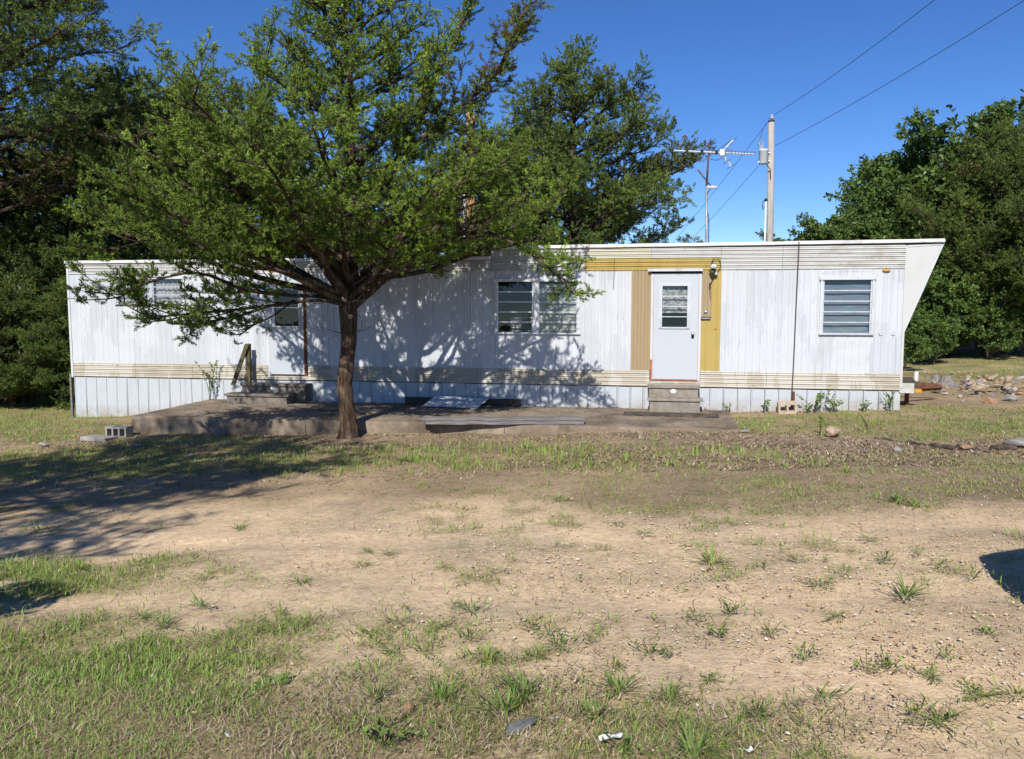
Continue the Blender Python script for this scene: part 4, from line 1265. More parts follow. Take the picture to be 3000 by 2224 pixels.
wire('power_line', at(2259, 345, DP), ext(at(2259, 345, DP), at(2001, 672, 46.0), 1.3), 'upper thin line falling left from the pole top', .1)
wire('power_line', at(2226, 482, DP), ext(at(2226, 482, DP), at(2018, 705, 44.0), 1.3), 'lower thin line falling left from the transformer', .1)
# zig-zag jumper from top wire to the cutout
jp = [at(2245, 362, DP), at(2238, 372, DP), at(2233, 385, DP), at(2230, 393, DP), at(2229, 402, DP), at(2224, 412, DP), at(2222, 430, DP)]
o = MB().tube([q - jp[0] for q in jp], .012, 4).build('jumper_wire', M['wire'], None); o.location = jp[0]
tag(o, 'thin kinked jumper from the line down to the transformer fuse', 'wire')

# the second, nearer pole hidden in the cedar
D2 = 21.0
p2 = at(1378, 720, D2); top2 = at(1378, 325, D2)
g2 = float(gz(p2.x, D2))
pole2 = empty('utility_pole', (p2.x, D2, g2))
tag(pole2, 'orange brown wooden pole seen through the cedar branches behind the roof', 'utility pole')
MB().tube([(0, 0, -.4), (0, 0, 2.5), (0.02, 0, top2.z - g2)], [.13, .12, .105], 14).build('shaft', M['pole_orange'], pole2, smooth=True)
MB().tube([(-.15, -.06, 0), (-.14, -.06, top2.z - g2 - .8)], .035, 8).build('conduit', M['pvc'], pole2, smooth=True)

# television antenna behind the home
DA = 18.4
sc = DA / FPX
ab = at(2069, 712, DA); atp = at(2078, 422, DA)
ga = float(gz(ab.x, DA))
ant = empty('television_antenna', (ab.x, DA, ga))
tag(ant, 'roof height television antenna on a thin steel mast behind the home', 'antenna')
def al(px, py, dy=0.0):
    q = at(px, py, DA); return Vector((q.x - ab.x, dy, q.z - ga))
MB().tube([(0, 0, 0), al(2069, 700), al(2070, 540)], [.028, .026, .022], 8).build('mast', M['mast'], ant, smooth=True)
MB().tube([al(2070, 545), al(2078, 422)], [.024, .020], 8).build('upper_mast', M['mast_rust'], ant, smooth=True)
b0, b1 = al(1966, 442, -.03), al(2209, 453, -.03)
bm_ = MB().tube([b0, b1], .019, 4).build('boom', M['ant_white'], ant)
def onb(px): return b0.lerp(b1, (px - 1966) / (2209 - 1966.0))
def elem(c, half, r=.007, mat='mast', z=0.03):
    c = c + Vector((0, 0, z))
    MB().tube([c - Vector((0, half, 0)), c + Vector((0, half, 0))], r, 5).build('element', M[mat], ant)
for px, hf in ((1968, 1.25), (2011, 1.15), (2055, 1.0), (2098, 1.35)):
    elem(onb(px), hf)
    c = onb(px); MB().box((c.x - .03, c.y - .035, c.z - .035), (c.x + .03, c.y + .035, c.z + .04)).build('element_clamp', M['black'], ant)
for i in range(10): elem(onb(2124 + i * 9.2), .16 if i > 1 else .3, .008, 'mast', .034)
hub = onb(2113)
MB().box((hub.x - .05, hub.y - .05, hub.z - .06), (hub.x + .05, hub.y + .04, hub.z + .07)).build('feed_box', M['ant_white'], ant)
for ex, ey in ((2147, 411), (2141, 488)):
    e_ = al(ex, ey, -.03)
    MB().tube([hub, e_], .018, 4).build('reflector_boom', M['ant_white'], ant)
    for t in (.25, .62, 1.0): elem(hub.lerp(e_, t), .32, .007, 'mast', 0)
MB().tube([al(2044, 497), al(2085, 549)], .016, 5).build('small_antenna_boom', M['mast_rust'], ant)
for t in np.linspace(0, 1, 8):
    q = al(2044, 497).lerp(al(2085, 549), float(t))
    MB().tube([q - Vector((.07, 0, -.02)), q + Vector((.07, 0, -.02))], .003, 4).build('small_element', M['mast'], ant)
MB().tube([al(2072, 548), al(2101, 549)], .03, 8).build('white_tube', M['ant_white'], ant, smooth=True)
MB().tube([al(2082, 555), al(2075, 562), al(2069, 580), al(2069, 608), al(2076, 635), al(2077, 660), al(2076, 715)], .011, 5).build('coax_cable', M['black'], ant)
MB().tube([al(2080, 466), al(2098, 470), al(2110, 466)], .006, 4).build('feed_line', M['black'], ant)

# ------------------------------------------------------------------ trees
def unit(v): return v / (np.linalg.norm(v) + 1e-9)

def sprig_templates(kind, nvar, seed):
    rg = np.random.default_rng(seed)
    out = []
    for k in range(nvar):
        V, T = [], []
        if kind == 'cedar':
            nl = 17
            for i in range(nl):
                t = i / (nl - 1)
                base = np.array([0, 0, t * 0.55])
                az = i * 2.4 + rg.uniform(-.5, .5)
                el = rg.uniform(.5, 1.25) if t < .8 else rg.uniform(.0, .6)
                d = np.array([math.cos(az) * math.sin(el), math.sin(az) * math.sin(el), math.cos(el)])
                L = rg.uniform(.26, .44) * (1.1 - .3 * t)
                side = unit(np.cross(d, rg.normal(size=3)))
                w = rg.uniform(.045, .072)
                b = len(V)
                V += [base + d * L * .1 - side * w, base + d * L, base + d * L * .25 + side * w]
                T += [(b, b + 1, b + 2)]
        else:      # broad leaves
            nl = 9
            for i in range(nl):
                t = i / (nl - 1)
                base = np.array([0, 0, t * 0.6]) + rg.normal(size=3) * .05
                az = i * 2.4 + rg.uniform(-.6, .6)
                el = rg.uniform(.5, 1.7)
                d = np.array([math.cos(az) * math.sin(el), math.sin(az) * math.sin(el), math.cos(el)])
                L = rg.uniform(.32, .52)
                side = unit(np.cross(d, np.array([0, 0, 1]) + rg.normal(size=3) * .6))
                w = L * rg.uniform(.26, .36)
                b = len(V)
                V += [base, base + d * L * .55 - side * w, base + d * L, base + d * L * .55 + side * w]
                T += [(b, b + 1, b + 3), (b + 1, b + 2, b + 3)]
        out.append((np.array(V), np.array(T)))
    return out
TPL = {'cedar': sprig_templates('cedar', 7, 1), 'leaf': sprig_templates('leaf', 7, 2)}

def foliage(name, mat, parent, pos, dirs, scl, tint, kind, seed=0):
    rg = np.random.default_rng(seed)
    pos, dirs, scl, tint = np.array(pos), np.array(dirs), np.array(scl), np.array(tint)
    n = len(pos)
    z = dirs / (np.linalg.norm(dirs, axis=1)[:, None] + 1e-9)
    r = rg.normal(size=(n, 3))
    x = np.cross(z, r); x /= np.linalg.norm(x, axis=1)[:, None] + 1e-9
    y = np.cross(z, x)
    Rm = np.stack([x, y, z], -1)
    var = rg.integers(0, len(TPL[kind]), n)
    VV, TT, KK, off = [], [], [], 0
    for k, (V, T) in enumerate(TPL[kind]):
        s = np.where(var == k)[0]
        if not len(s): continue
        P = np.einsum('nij,vj->nvi', Rm[s], V) * scl[s][:, None, None] + pos[s][:, None, :]
        VV.append(P.reshape(-1, 3))
        TT.append((T[None] + (np.arange(len(s)) * len(V))[:, None, None] + off).reshape(-1, 3))
        KK.append(np.repeat(tint[s], len(V)))
        off += len(s) * len(V)
    return np_mesh(name, np.concatenate(VV), np.concatenate(TT), mat, parent, tint=np.concatenate(KK))

def curve(p0, p1, p2, n):
    t = np.linspace(0, 1, n)[:, None]
    return (1 - t) ** 2 * p0 + 2 * t * (1 - t) * p1 + t * t * p2

def grow(seed, limbs, sec=6.0, ter=8.0, spc=0.065, sp=0.17, up=0.25, flat=.55, kind='cedar', sl=(.3, 1.0), tl=(.14, .36), bare=0.22, droop=0.0, tube_ter=True):
    """limbs: list of (points Nx3, r0). Returns twig MB and sprig arrays"""
    rg = np.random.default_rng(seed)
    tw = MB()
    pos, dirs, scl, tint = [], [], [], []
    UPV = np.array([0, 0, 1.0])
    for (pts, r0) in limbs:
        L = np.linalg.norm(np.diff(pts, axis=0), axis=1).sum()
        n = len(pts)
        tw.tube([tuple(q) for q in pts], list(np.linspace(r0, max(.008, r0 * .18), n)), 6)
        ltint = rg.uniform(-.18, .18)
        brown = rg.random() < .05
        ns = max(3, int(L * sec))
        for i in range(ns):
            t = bare + (1 - bare) * (i + rg.random()) / ns
            f = t * (n - 1); k = min(int(f), n - 2)
            p = pts[k] + (pts[k + 1] - pts[k]) * (f - k)
            tg_ = unit(pts[k + 1] - pts[k])
            side = unit(np.cross(tg_, UPV)) * rg.choice([-1, 1])
            d = unit(tg_ * rg.uniform(.35, .9) + side * rg.uniform(.25, 1.0) + UPV * rg.uniform(-.2, .55) * (1 - droop))
            l2 = np.clip(L * (.16 + .26 * (1 - t)) * rg.uniform(.7, 1.3), sl[0], sl[1])
            e = p + d * l2 + UPV * up * l2 * rg.uniform(.1, 1) - UPV * droop * l2 * .5
            path = curve(p, p + d * l2 * .55, e, 5)
            tw.tube([tuple(q) for q in path], [.011, .009, .007, .005, .003], 4, cap=False)
            nt_ = max(2, int(l2 * ter))
            stint = ltint + rg.uniform(-.2, .2)
            for j in range(nt_ + 1):
                s = .15 + .85 * (j + rg.random() * .8) / nt_
                s = min(s, 1.0)
                g = s * 4; m = min(int(g), 3)
                q = path[m] + (path[m + 1] - path[m]) * (g - m)
                tg2 = unit(path[m + 1] - path[m])
                d3 = unit(tg2 * rg.uniform(.2, .9) + rg.normal(size=3) * np.array([.8, .8, flat]) + UPV * rg.uniform(-.05, .4))
                l3 = rg.uniform(*tl) * (1.1 - .35 * s)
                q2 = q + d3 * l3
                if tube_ter: tw.tube([tuple(q), tuple(q2)], [.004, .002], 3, cap=False)
                m3 = max(2, int(l3 / spc))
                for h in range(m3):
                    v = (h + .6 + rg.random() * .4) / m3
                    pos.append(q + (q2 - q) * v)
                    dirs.append(d3 + rg.normal(size=3) * .35 + UPV * .2)
                    scl.append(sp * rg.uniform(.7, 1.25))
                    tn = .5 + stint + rg.uniform(-.22, .22) + .12 * (v - .5)
                    tint.append(float(np.clip(tn, .06, 1)) if not (brown and rg.random() < .5) else rg.uniform(0, .03))
    return tw, pos, dirs, scl, tint

def trunk_mb(path, rad, n=18, seed=0, flare=1.0, ridge=0.06):
    """trunk with fluted, flared base and lumpy bark"""
    path = [np.array(p, float) for p in path]
    m = len(path)
    vs, fs = [], []
    rows = []
    for i in range(m - 1):
        L = np.linalg.norm(path[i + 1] - path[i])
        k = max(2, int(L / 0.10))
        for j in range(k):
            rows.append((path[i] + (path[i + 1] - path[i]) * j / k, rad[i] + (rad[i + 1] - rad[i]) * j / k))
    rows.append((path[-1], rad[-1]))
    z0 = path[0][2]
    for (p, r) in rows:
        h = p[2] - z0
        fl2 = flare * math.exp(-max(h - .02, 0) / .20)
        for k in range(n):
            a = 2 * math.pi * k / n
            lob = 1 + ridge * math.sin(a * 5 + h * 1.3 + seed) + ridge * .7 * math.sin(a * 9 - h * 2.1 + seed * 2)
            lob += .06 * (float(noise(a * 3.2 + 9, h * 9, seed + 3)) - .5) * 2
            rr = r * lob * (1 + fl2 * (.30 + .85 * max(0, math.sin(a * 5 + seed)) ** 2))
            vs.append((p[0] + rr * math.cos(a), p[1] + rr * math.sin(a), p[2]))
    for i in range(len(rows) - 1):
        for k in range(n):
            k2 = (k + 1) % n
            fs.append((i * n + k, i * n + k2, (i + 1) * n + k2, (i + 1) * n + k))
    fs.append(tuple((len(rows) - 1) * n + k for k in range(n)))
    return MB().add(vs, fs)

# ---- the big cedar in front of the home
TY = 12.7
tb = at(1022, 1290, TY)
tx = tb.x
tz = float(gz(tx, TY))
tree = empty('cedar_tree', (tx, TY, tz))
tag(tree, 'large spreading green cedar in front of the mobile home', 'tree')
rg = np.random.default_rng(5)
def tl_(px, py, Y): 
    q = at(px, py, Y); return np.array([q.x - tx, Y - TY, q.z - tz])
HT = 8.6
tpath = [(0, 0, -.15), (0.0, 0, .2), (-.05, 0, .85), (.035, .01, 1.55), (.02, .02, 2.05), (.09, .0, 2.7), (.02, .05, 3.6), (.14, -.02, 5.0), (.05, .0, 6.4), (.1, .05, HT)]
trad = [.138, .122, .112, .118, .135, .10, .08, .065, .045, .012]
def taxis(z):
    zs = [p[2] for p in tpath]
    return np.array([np.interp(z, zs, [p[0] for p in tpath]), np.interp(z, zs, [p[1] for p in tpath]), z])
limbs = []
def limb(pts, r0):
    pts = [np.array(p, float) for p in pts]
    # smooth through the points
    out = []
    for i in range(len(pts) - 1):
        a = pts[max(i - 1, 0)]; b = pts[i]; c = pts[i + 1]; d = pts[min(i + 2, len(pts) - 1)]
        for j in range(4):
            t = j / 4
            out.append(.5 * ((2 * b) + (-a + c) * t + (2 * a - 5 * b + 4 * c - d) * t * t + (-a + 3 * b - 3 * c + d) * t ** 3))
    out.append(pts[-1])
    limbs.append((np.array(out), r0))
# hand placed limbs read off the photograph
limb([taxis(2.0), tl_(1110, 830, 12.75), tl_(1160, 775, 12.8), tl_(1250, 720, 12.7), tl_(1310, 600, 12.6), tl_(1350, 470, 12.5), tl_(1400, 330, 12.6)], .085)
limb([tl_(1250, 720, 12.7), tl_(1390, 695, 12.9), tl_(1520, 660, 13.0), tl_(1650, 560, 13.2)], .05)
limb([tl_(1300, 640, 12.6), tl_(1480, 700, 12.4), tl_(1600, 780, 12.3), tl_(1680, 860, 12.5)], .035)
limb([taxis(2.35), tl_(950, 770, 12.4), tl_(870, 680, 12.0), tl_(760, 580, 11.6), tl_(640, 480, 11.3), tl_(560, 390, 11.4), tl_(555, 190, 11.6)], .065)
limb([taxis(2.5), tl_(960, 740, 12.9), tl_(900, 640, 13.0), tl_(800, 480, 12.9), tl_(760, 330, 12.8), tl_(780, 150, 12.9)], .05)
limb([taxis(2.1), tl_(930, 868, 12.4), tl_(850, 865, 12.0), tl_(720, 850, 11.5), tl_(580, 800, 11.0), tl_(430, 830, 10.9), tl_(345, 875, 11.0)], .04)
limb([taxis(2.05), tl_(930, 880, 12.2), tl_(760, 900, 11.8), tl_(600, 915, 11.6), tl_(440, 925, 11.5), tl_(350, 880, 11.6)], .032)
limb([tl_(820, 885, 11.9), tl_(740, 915, 11.8), tl_(660, 935, 11.7), tl_(590, 955, 11.7), tl_(545, 985, 11.7)], .016)
limb([tl_(860, 880, 12.1), tl_(800, 925, 12.2), tl_(740, 955, 12.2), tl_(700, 985, 12.2)], .014)
limb([taxis(2.2), tl_(900, 820, 12.0), tl_(700, 760, 11.0), tl_(480, 700, 10.6), tl_(320, 740, 10.6)], .045)
limb([taxis(2.6), tl_(1080, 690, 12.0), tl_(1200, 600, 11.4), tl_(1300, 560, 11.0), tl_(1480, 480, 10.9)], .05)
limb([taxis(3.2), tl_(1150, 480, 12.6), tl_(1330, 330, 12.4), tl_(1450, 220, 12.5), tl_(1510, 110, 12.6)], .045)
limb([taxis(3.5), tl_(1200, 420, 12.6), tl_(1290, 200, 12.6), tl_(1370, 40, 12.6)], .05)
def envr(az, z):
    """crown radius around the trunk, by height"""
    zz = [1.5, 2.3, 3.4, 4.3, 5.1, 5.8, 6.8, 7.8, 9.2]
    rr = [2.8, 3.6, 3.6, 3.1, 2.3, 1.65, 1.15, .8, .1]
    r = np.interp(z, zz, rr)
    r *= 1 + .10 * math.cos(az - math.pi) + .22 * (float(noise(az * 1.6 + 20, z * 1.1, 77)) - .5)
    if z > 4.6: r *= 1 - .38 * max(0, -math.cos(az))       # lopsided: thin at the upper left
    if math.sin(az) > .15 and z < 4.2:       # kept off the home
        r = min(r, 2.55 / max(math.sin(az), .2))
    return r
ga_ = 2.399963
for i in range(112):
    ze = 3.15 + 6.0 * ((i + .5) / 112) ** 1.1
    az = i * ga_ + rg.uniform(-.25, .25)
    r = envr(az, ze) * rg.uniform(.68, 1.0)
    if math.sin(az) > .2 and ze < 6.5 and rg.random() < .3: continue
    d = np.array([math.cos(az), math.sin(az), 0])
    rise = r * math.tan(R(rg.uniform(2, 26) if ze < 3.4 else rg.uniform(14, 42)))
    h = min(max(ze - rise, 2.15), HT - .3)
    rise = ze - h
    p0 = taxis(h)
    p1 = p0 + d * r * .5 + np.array([0, 0, rise * rg.uniform(.3, .65)])
    p2 = p0 + d * r + np.array([0, 0, rise])
    limbs.append((curve(p0, p1, p2, 9) + rg.normal(size=(9, 3)) * .025, .012 + .016 * r))
tw, pos, dirs, scl, tint = grow(11, limbs, sec=5.0, ter=18.0, spc=.048, sp=.128, sl=(.35, .9), tl=(.10, .27), bare=.30, flat=.42)
# a gap in the boughs, through which the pole behind the roof shows
keep = []
for i, q in enumerate(pos):
    r_ = Vector((q[0] + tx, q[1] + TY, q[2] + tz - EYE))
    gx_ = r_.x / r_.y * FPX + CX
    gy_ = 890 - r_.z / r_.y * FPX
    hid = (1340 < gx_ < 1408 and 580 < gy_ < 714) or (1358 < gx_ < 1398 and 340 < gy_ < 470 and rg.random() < .6) or (750 < gx_ < 880 and 752 < gy_ < 802 and rg.random() < .75) or (425 < gx_ < 538 and 812 < gy_ < 888 and rg.random() < .8)
    keep.append(not hid)
pos, dirs, scl, tint = [[v for v, k_ in zip(a_, keep) if k_] for a_ in (pos, dirs, scl, tint)]
trunk_mb(tpath, trad, 20, 2, 1.0, .05).build('trunk', M['bark'], tree, smooth=True)
tw.build('branches', M['twig'], tree)
foliage('crown', M['cedar'], tree, pos, dirs, scl, tint, 'cedar', 3)
# sawn stubs on the trunk
for (a_, z_) in ((-1.2, 1.86), (-1.75, 2.12)):
    c = taxis(z_); d = Vector((math.cos(a_), math.sin(a_), .25))
    MB().tube([Vector(c) + d * .08, Vector(c) + d * .19], [.035, .033], 10).build('sawn_stub', M['rock_buff'], tree)
# bare twigs near the fork
bt = MB()
for k in range(16):
    z_ = rg.uniform(1.6, 2.8); a_ = rg.uniform(-2.9, .2)
    p = taxis(z_); q = p
    path = [tuple(p)]
    d = np.array([math.cos(a_), math.sin(a_), rg.uniform(-.1, .5)])
    for s in range(5):
        q = q + d * .13; d = unit(d + rg.normal(size=3) * .35); path.append(tuple(q))
    bt.tube(path, [.012, .010, .008, .006, .005, .003], 5)
bt.build('dead_twigs', M['stump'], tree)

def species(seed, H, z0, renv, nl, trunk_r, sec, ter, sp, spc, rise, kind, sl, tl, lean=0.0, lw_=.014):
    """prototype tree pieces around the origin: trunk MB, twig MB, sprig arrays"""
    rg = np.random.default_rng(seed)
    tp = [(0, 0, -.3), (0, 0, .3), (lean * .3, 0, H * .35), (lean * .7, .05, H * .7), (lean, 0, H)]
    tr_ = [trunk_r * 1.15, trunk_r, trunk_r * .75, trunk_r * .42, .015]
    def ax(z):
        zs = [p[2] for p in tp]
        return np.array([np.interp(z, zs, [p[0] for p in tp]), np.interp(z, zs, [p[1] for p in tp]), z])
    lb = []
    for i in range(nl):
        t = (i + .5) / nl
        h = z0 + (H - z0) * .96 * t
        az = i * ga_ + rg.uniform(-.3, .3)
        r = renv(t) * (1 + .5 * (float(noise(az * 1.3 + seed, t * 4, seed)) - .5)) * rg.uniform(.75, 1.05)
        d = np.array([math.cos(az), math.sin(az), 0])
        p0 = ax(h)
        ri = r * math.tan(R(rg.uniform(*rise)))
        p1 = p0 + d * r * .5 + np.array([0, 0, ri * rg.uniform(.3, .8)])
        p2 = p0 + d * r + np.array([0, 0, ri])
        lb.append((curve(p0, p1, p2, 8) + rg.normal(size=(8, 3)) * .03, .012 + lw_ * r))
    tw, pos, dirs, scl, tint = grow(seed + 50, lb, sec=sec, ter=ter, spc=spc, sp=sp, sl=sl, tl=tl, kind=kind, bare=.3, tube_ter=False, flat=.45)
    return trunk_mb(tp, tr_, 14, seed, .7, .05), tw, pos, dirs, scl, tint

def tree_proto(name, mats, loc, args, label, kind, group=None, seed=1, scale=1.0, rz=0.0):
    e = empty(name, loc, rz)
    e.scale = (scale,) * 3
    tag(e, label, 'tree', group)
    tk, tw, pos, dirs, scl, tint = args
    tk.build('trunk', M[mats[0]], e, smooth=True)
    tw.build('branches', M[mats[1]], e)
    foliage('crown', M[mats[2]], e, pos, dirs, scl, tint, kind, seed)
    return e
def gl3(x, y, dz=0.0): return (x, y, float(gz(x, y)) + dz)

# cedar behind the home, right of the big one
c_env = lambda t: np.interp(t, [0, .15, .35, .55, .8, 1], [2.6, 3.2, 3.0, 2.4, 1.6, .3])
cx = at(1680, 600, 20.6).x
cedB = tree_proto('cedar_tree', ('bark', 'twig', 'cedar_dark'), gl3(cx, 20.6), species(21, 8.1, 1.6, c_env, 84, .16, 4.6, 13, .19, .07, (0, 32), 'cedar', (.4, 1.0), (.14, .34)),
                  'tall pointed cedar behind the home roof left of the antenna', 'cedar', seed=4)
def place(proto, x, y, s, rz, label, group=None):
    c = copy_tree(proto)
    c.location = gl3(x, y); c.scale = (s, s, s); c.rotation_euler = (0, 0, rz)
    c['label'] = label
    if group: c['group'] = group
    elif 'group' in c: del c['group']
    return c
place(cedB, at(1545, 600, 22).x, 22.0, .84, 1.9, 'shorter cedar behind the home, hidden behind the big cedar')
place(cedB, -11.2, 24.0, 1.1, .7, 'tall dark cedar just left of the home behind its rear end', 'dark trees at the left')
place(cedB, -16.6, 22.0, 1.35, 2.7, 'tall dark cedar at the left picture edge behind the lawn', 'dark trees at the left')
place(cedB, -9.0, 26.0, 1.15, 4.1, 'cedar behind the rear end of the home roof', 'dark trees at the left')
place(cedB, -13.5, 29.0, 1.3, 5.0, 'farther dark cedar left of the home', 'dark trees at the left')
place(cedB, -5.2, 28.5, .95, 3.3, 'cedar far behind the big tree, showing through its branches', 'dark trees at the left')
# near cedar at the upper left, trunk out of the picture
f_env = lambda t: np.interp(t, [0, .2, .5, .8, 1], [3.2, 4.0, 3.7, 2.3, .3])
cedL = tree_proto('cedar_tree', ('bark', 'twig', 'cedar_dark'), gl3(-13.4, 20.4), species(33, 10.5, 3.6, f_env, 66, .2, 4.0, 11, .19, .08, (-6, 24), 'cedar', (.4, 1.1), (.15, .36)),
                  'big dark cedar whose boughs reach in at the upper left corner', 'cedar', seed=6, scale=1.2)
# cedar behind the photographer, whose shade falls across the left of the yard
place(cedL, -7.2, 1.8, .86, 1.1, 'cedar standing left of the camera, shading the left side of the yard')

# woods at the right
o_env = lambda t: np.interp(t, [0, .2, .5, .8, 1], [2.0, 2.9, 3.0, 2.0, .6])
oak = tree_proto('oak_tree', ('bark_grey', 'bark_grey', 'oak'), gl3(at(2735, 700, 28).x, 28.0), species(44, 7.0, 1.2, o_env, 46, .17, 5.5, 5.5, .38, .16, (5, 48), 'leaf', (.5, 1.4), (.25, .6), .4),
                 'broad leafy oak with rounded top at the right, tallest of the oaks', 'leaf', 'woods at the right', 8)
place(oak, at(2545, 800, 26.5).x, 26.5, .66, 2.0, 'lower leafy oak right behind the home nose', 'woods at the right')
place(oak, at(2430, 850, 31).x, 31.0, .55, 3.4, 'small leafy oak at the left end of the right hand woods', 'woods at the right')
place(oak, at(2990, 800, 27).x, 27.5, .92, 4.4, 'leafy oak at the right picture edge', 'woods at the right')
place(oak, at(2620, 800, 37).x, 37.0, .95, 5.2, 'leafy oak in the back row of the right hand woods, near the home nose', 'woods at the right')
place(oak, at(2850, 800, 38).x, 38.0, .98, .6, 'leafy oak in the back row of the right hand woods, near the picture edge', 'woods at the right')
place(oak, at(3220, 800, 30).x, 30.0, 1.0, 1.6, 'leafy oak in the woods beyond the right picture edge', 'woods at the right')
place(oak, at(2313, 800, 50).x, 50.0, .74, 2.9, 'far small oak whose top just clears the roof right of the pole')
place(cedB, at(2905, 800, 25.5).x, 25.5, .88, 2.2, 'layered cedar with bare boughs standing in front of the right hand oaks', 'woods at the right')
place(cedB, at(3080, 800, 24).x, 24.0, .72, .4, 'dark cedar low at the right picture edge', 'woods at the right')
place(cedB, at(2690, 900, 30).x, 30.0, .66, 5.5, 'dark small cedar under the oaks beyond the home nose', 'woods at the right')
for i, (x, y, s, sp_, lb) in enumerate(((19, 40, 1.0, oak, 'oak deep in the woods behind the tallest right hand oak'), (24, 36, 1.1, oak, 'oak deep in the woods behind the right edge oak'), (-19, 26, 1.3, cedB, 'cedar far back beyond the left picture edge'), (-21, 16, 1.2, cedB, 'cedar beside the lawn beyond the left picture edge'),
        (22.5, 47, 1.0, oak, 'hindmost oak of the right hand woods'), (27, 27, 1.0, oak, 'oak well beyond the right picture edge'), (at(2790, 900, 27).x, 27.0, .42, oak, 'slender young oak in front of the tallest oak'), (at(2870, 900, 30).x, 30.0, .5, oak, 'young oak in the shade behind the layered cedar'),
        (at(2680, 900, 28).x, 28.2, .4, oak, 'young oak nearest the home nose'), (at(2950, 900, 29).x, 29.0, .55, oak, 'young oak under the right edge oak'), (at(2840, 900, 33).x, 33.5, .7, cedB, 'dark young cedar deep between the right hand oaks'))):
    place(sp_, x, y, s, i * 1.1, lb, 'woods at the right' if x > 0 else 'dark trees at the left')
# low bushes: same builder, stemless
b_env = lambda t: np.interp(t, [0, .4, 1], [1.1, 1.2, .4])
bush = tree_proto('bush', ('bark_grey', 'bark_grey', 'oak'), gl3(at(2735, 1000, 25).x, 25.2), species(55, 2.2, .15, b_env, 24, .03, 8, 6, .26, .12, (10, 60), 'leaf', (.25, .7), (.18, .4), .1),
                  'rounded green bush right of the home nose, beyond the stumps', 'leaf', 'undergrowth bushes', 9)
bush['category'] = 'bush'
for i, (x, y, s, lb) in enumerate(((-10.5, 19.6, 1.1, 'dense green bush hard against the rear end of the home'), (-11.9, 19.4, 1.15, 'dense green bush second from the rear end of the home'), (-13.6, 19.2, 1.0, 'dense green bush at the left picture edge'), (-12.4, 20.4, 1.5, 'tall bush behind the two bushes at the left'), (-10.4, 20.6, 1.3, 'bush half hidden behind the rear end of the home'), (-15.2, 19.6, 1.4, 'bush beyond the left picture edge'),
        (-3.9, 3.1, .55, 'bush just outside the left picture edge in the foreground'), (at(2690, 1000, 24.5).x, 24.5, .55, 'low green shrub right of the home nose'), (at(2740, 1000, 23.5).x, 23.5, .45, 'second low green shrub right of the home nose'), (at(2655, 1000, 22).x, 22.0, .5, 'weedy shrub against the home nose'),  # first bush is unseen, added only for its shadow on the foreground
        (at(2895, 1000, 24.6).x, 24.6, .7, 'bush hiding the foot of the layered cedar'), (at(2720, 1000, 26).x, 26.4, .9, 'leafy bush between the home nose and the oaks'), (at(2790, 1000, 26).x, 25.8, .6, 'low leafy bush in front of the young oak'),
        (at(2760, 950, 28).x, 28.0, 1.0, 'shady bush under the oaks'), (at(2880, 950, 29).x, 29.0, 1.1, 'shady bush between the oak trunks'), (at(2960, 960, 26).x, 26.0, .8, 'shady bush at the right picture edge'), (at(2640, 960, 30).x, 30.0, 1.1, 'shady bush behind the home nose'),
        (at(2810, 950, 33).x, 33.0, 1.3, 'deep shade bush in the back of the woods'), (at(3060, 960, 27).x, 27.0, 1.2, 'bush just beyond the right picture edge'))):
    if x < -8:
        c = place(cedB, x, y, s * .42, i * 1.7, lb.replace('bushes', 'cedars').replace('bush', 'young cedar').replace('dense green', 'dense dark'), 'young cedars at the left')
        c.location.z -= .75 * s
    else:
        place(bush, x, y, s, i * 1.7, lb, 'undergrowth bushes')

# ------------------------------------------------------------------ ground cover
rgn = np.random.default_rng(77)
def inside_slab(x, y):
    dx, dy = x - WO.x, y - WO.y
    u_ = dx * WD.x + dy * WD.y
    d_ = -(dx * WN.x + dy * WN.y)
    on = (u_ > uL - .02) & (u_ < uR + .02) & (d_ < fl[1] + .02) & (d_ > -.1)
    return on | ((u_ > -.05) & (u_ < HL + .05) & (d_ < 0.0) & (d_ > -3.2))

def scatter(n, dens, y0=2.5, y1=30.0, margin=1.0, p=1.6):
    """candidates spread with more points near the picture, thinned by dens(x, y)"""
    t = rgn.random(n)
    y = (y0 ** (1 - p) + t * (y1 ** (1 - p) - y0 ** (1 - p))) ** (1 / (1 - p))
    half = .66 * y + margin
    x = rgn.uniform(-1, 1, n) * half
    keep = (rgn.random(n) < dens(x, y)) & ~inside_slab(x, y)
    return x[keep], y[keep]

def blades(name, mat, x, y, h, w, lean, tint, seg=2, label=None, cat=None, zoff=0.0):
    n = len(x)
    az = rgn.uniform(0, 2 * np.pi, n)
    z = gz(x, y) + zoff - .012
    wx, wy = np.cos(az + np.pi / 2) * w / 2, np.sin(az + np.pi / 2) * w / 2
    lx, ly = np.cos(az) * lean * h, np.sin(az) * lean * h
    hz = h * np.sqrt(np.clip(1 - np.minimum(lean, .97) ** 2, .02, 1))
    V = np.zeros((n, 5, 3))
    V[:, 0] = np.stack([x - wx, y - wy, z], -1); V[:, 1] = np.stack([x + wx, y + wy, z], -1)
    V[:, 2] = np.stack([x + wx * .8 + lx * .38, y + wy * .8 + ly * .38, z + hz * .6], -1)
    V[:, 3] = np.stack([x - wx * .8 + lx * .38, y - wy * .8 + ly * .38, z + hz * .6], -1)
    V[:, 4] = np.stack([x + lx, y + ly, z + hz], -1)
    T = np.array([[0, 1, 2], [0, 2, 3], [3, 2, 4]])
    TT = (T[None] + (np.arange(n) * 5)[:, None, None]).reshape(-1, 3)
    o = np_mesh(name, V.reshape(-1, 3), TT, mat, tint=np.repeat(tint, 5))
    tag(o, label, cat, kind='stuff')
    return o
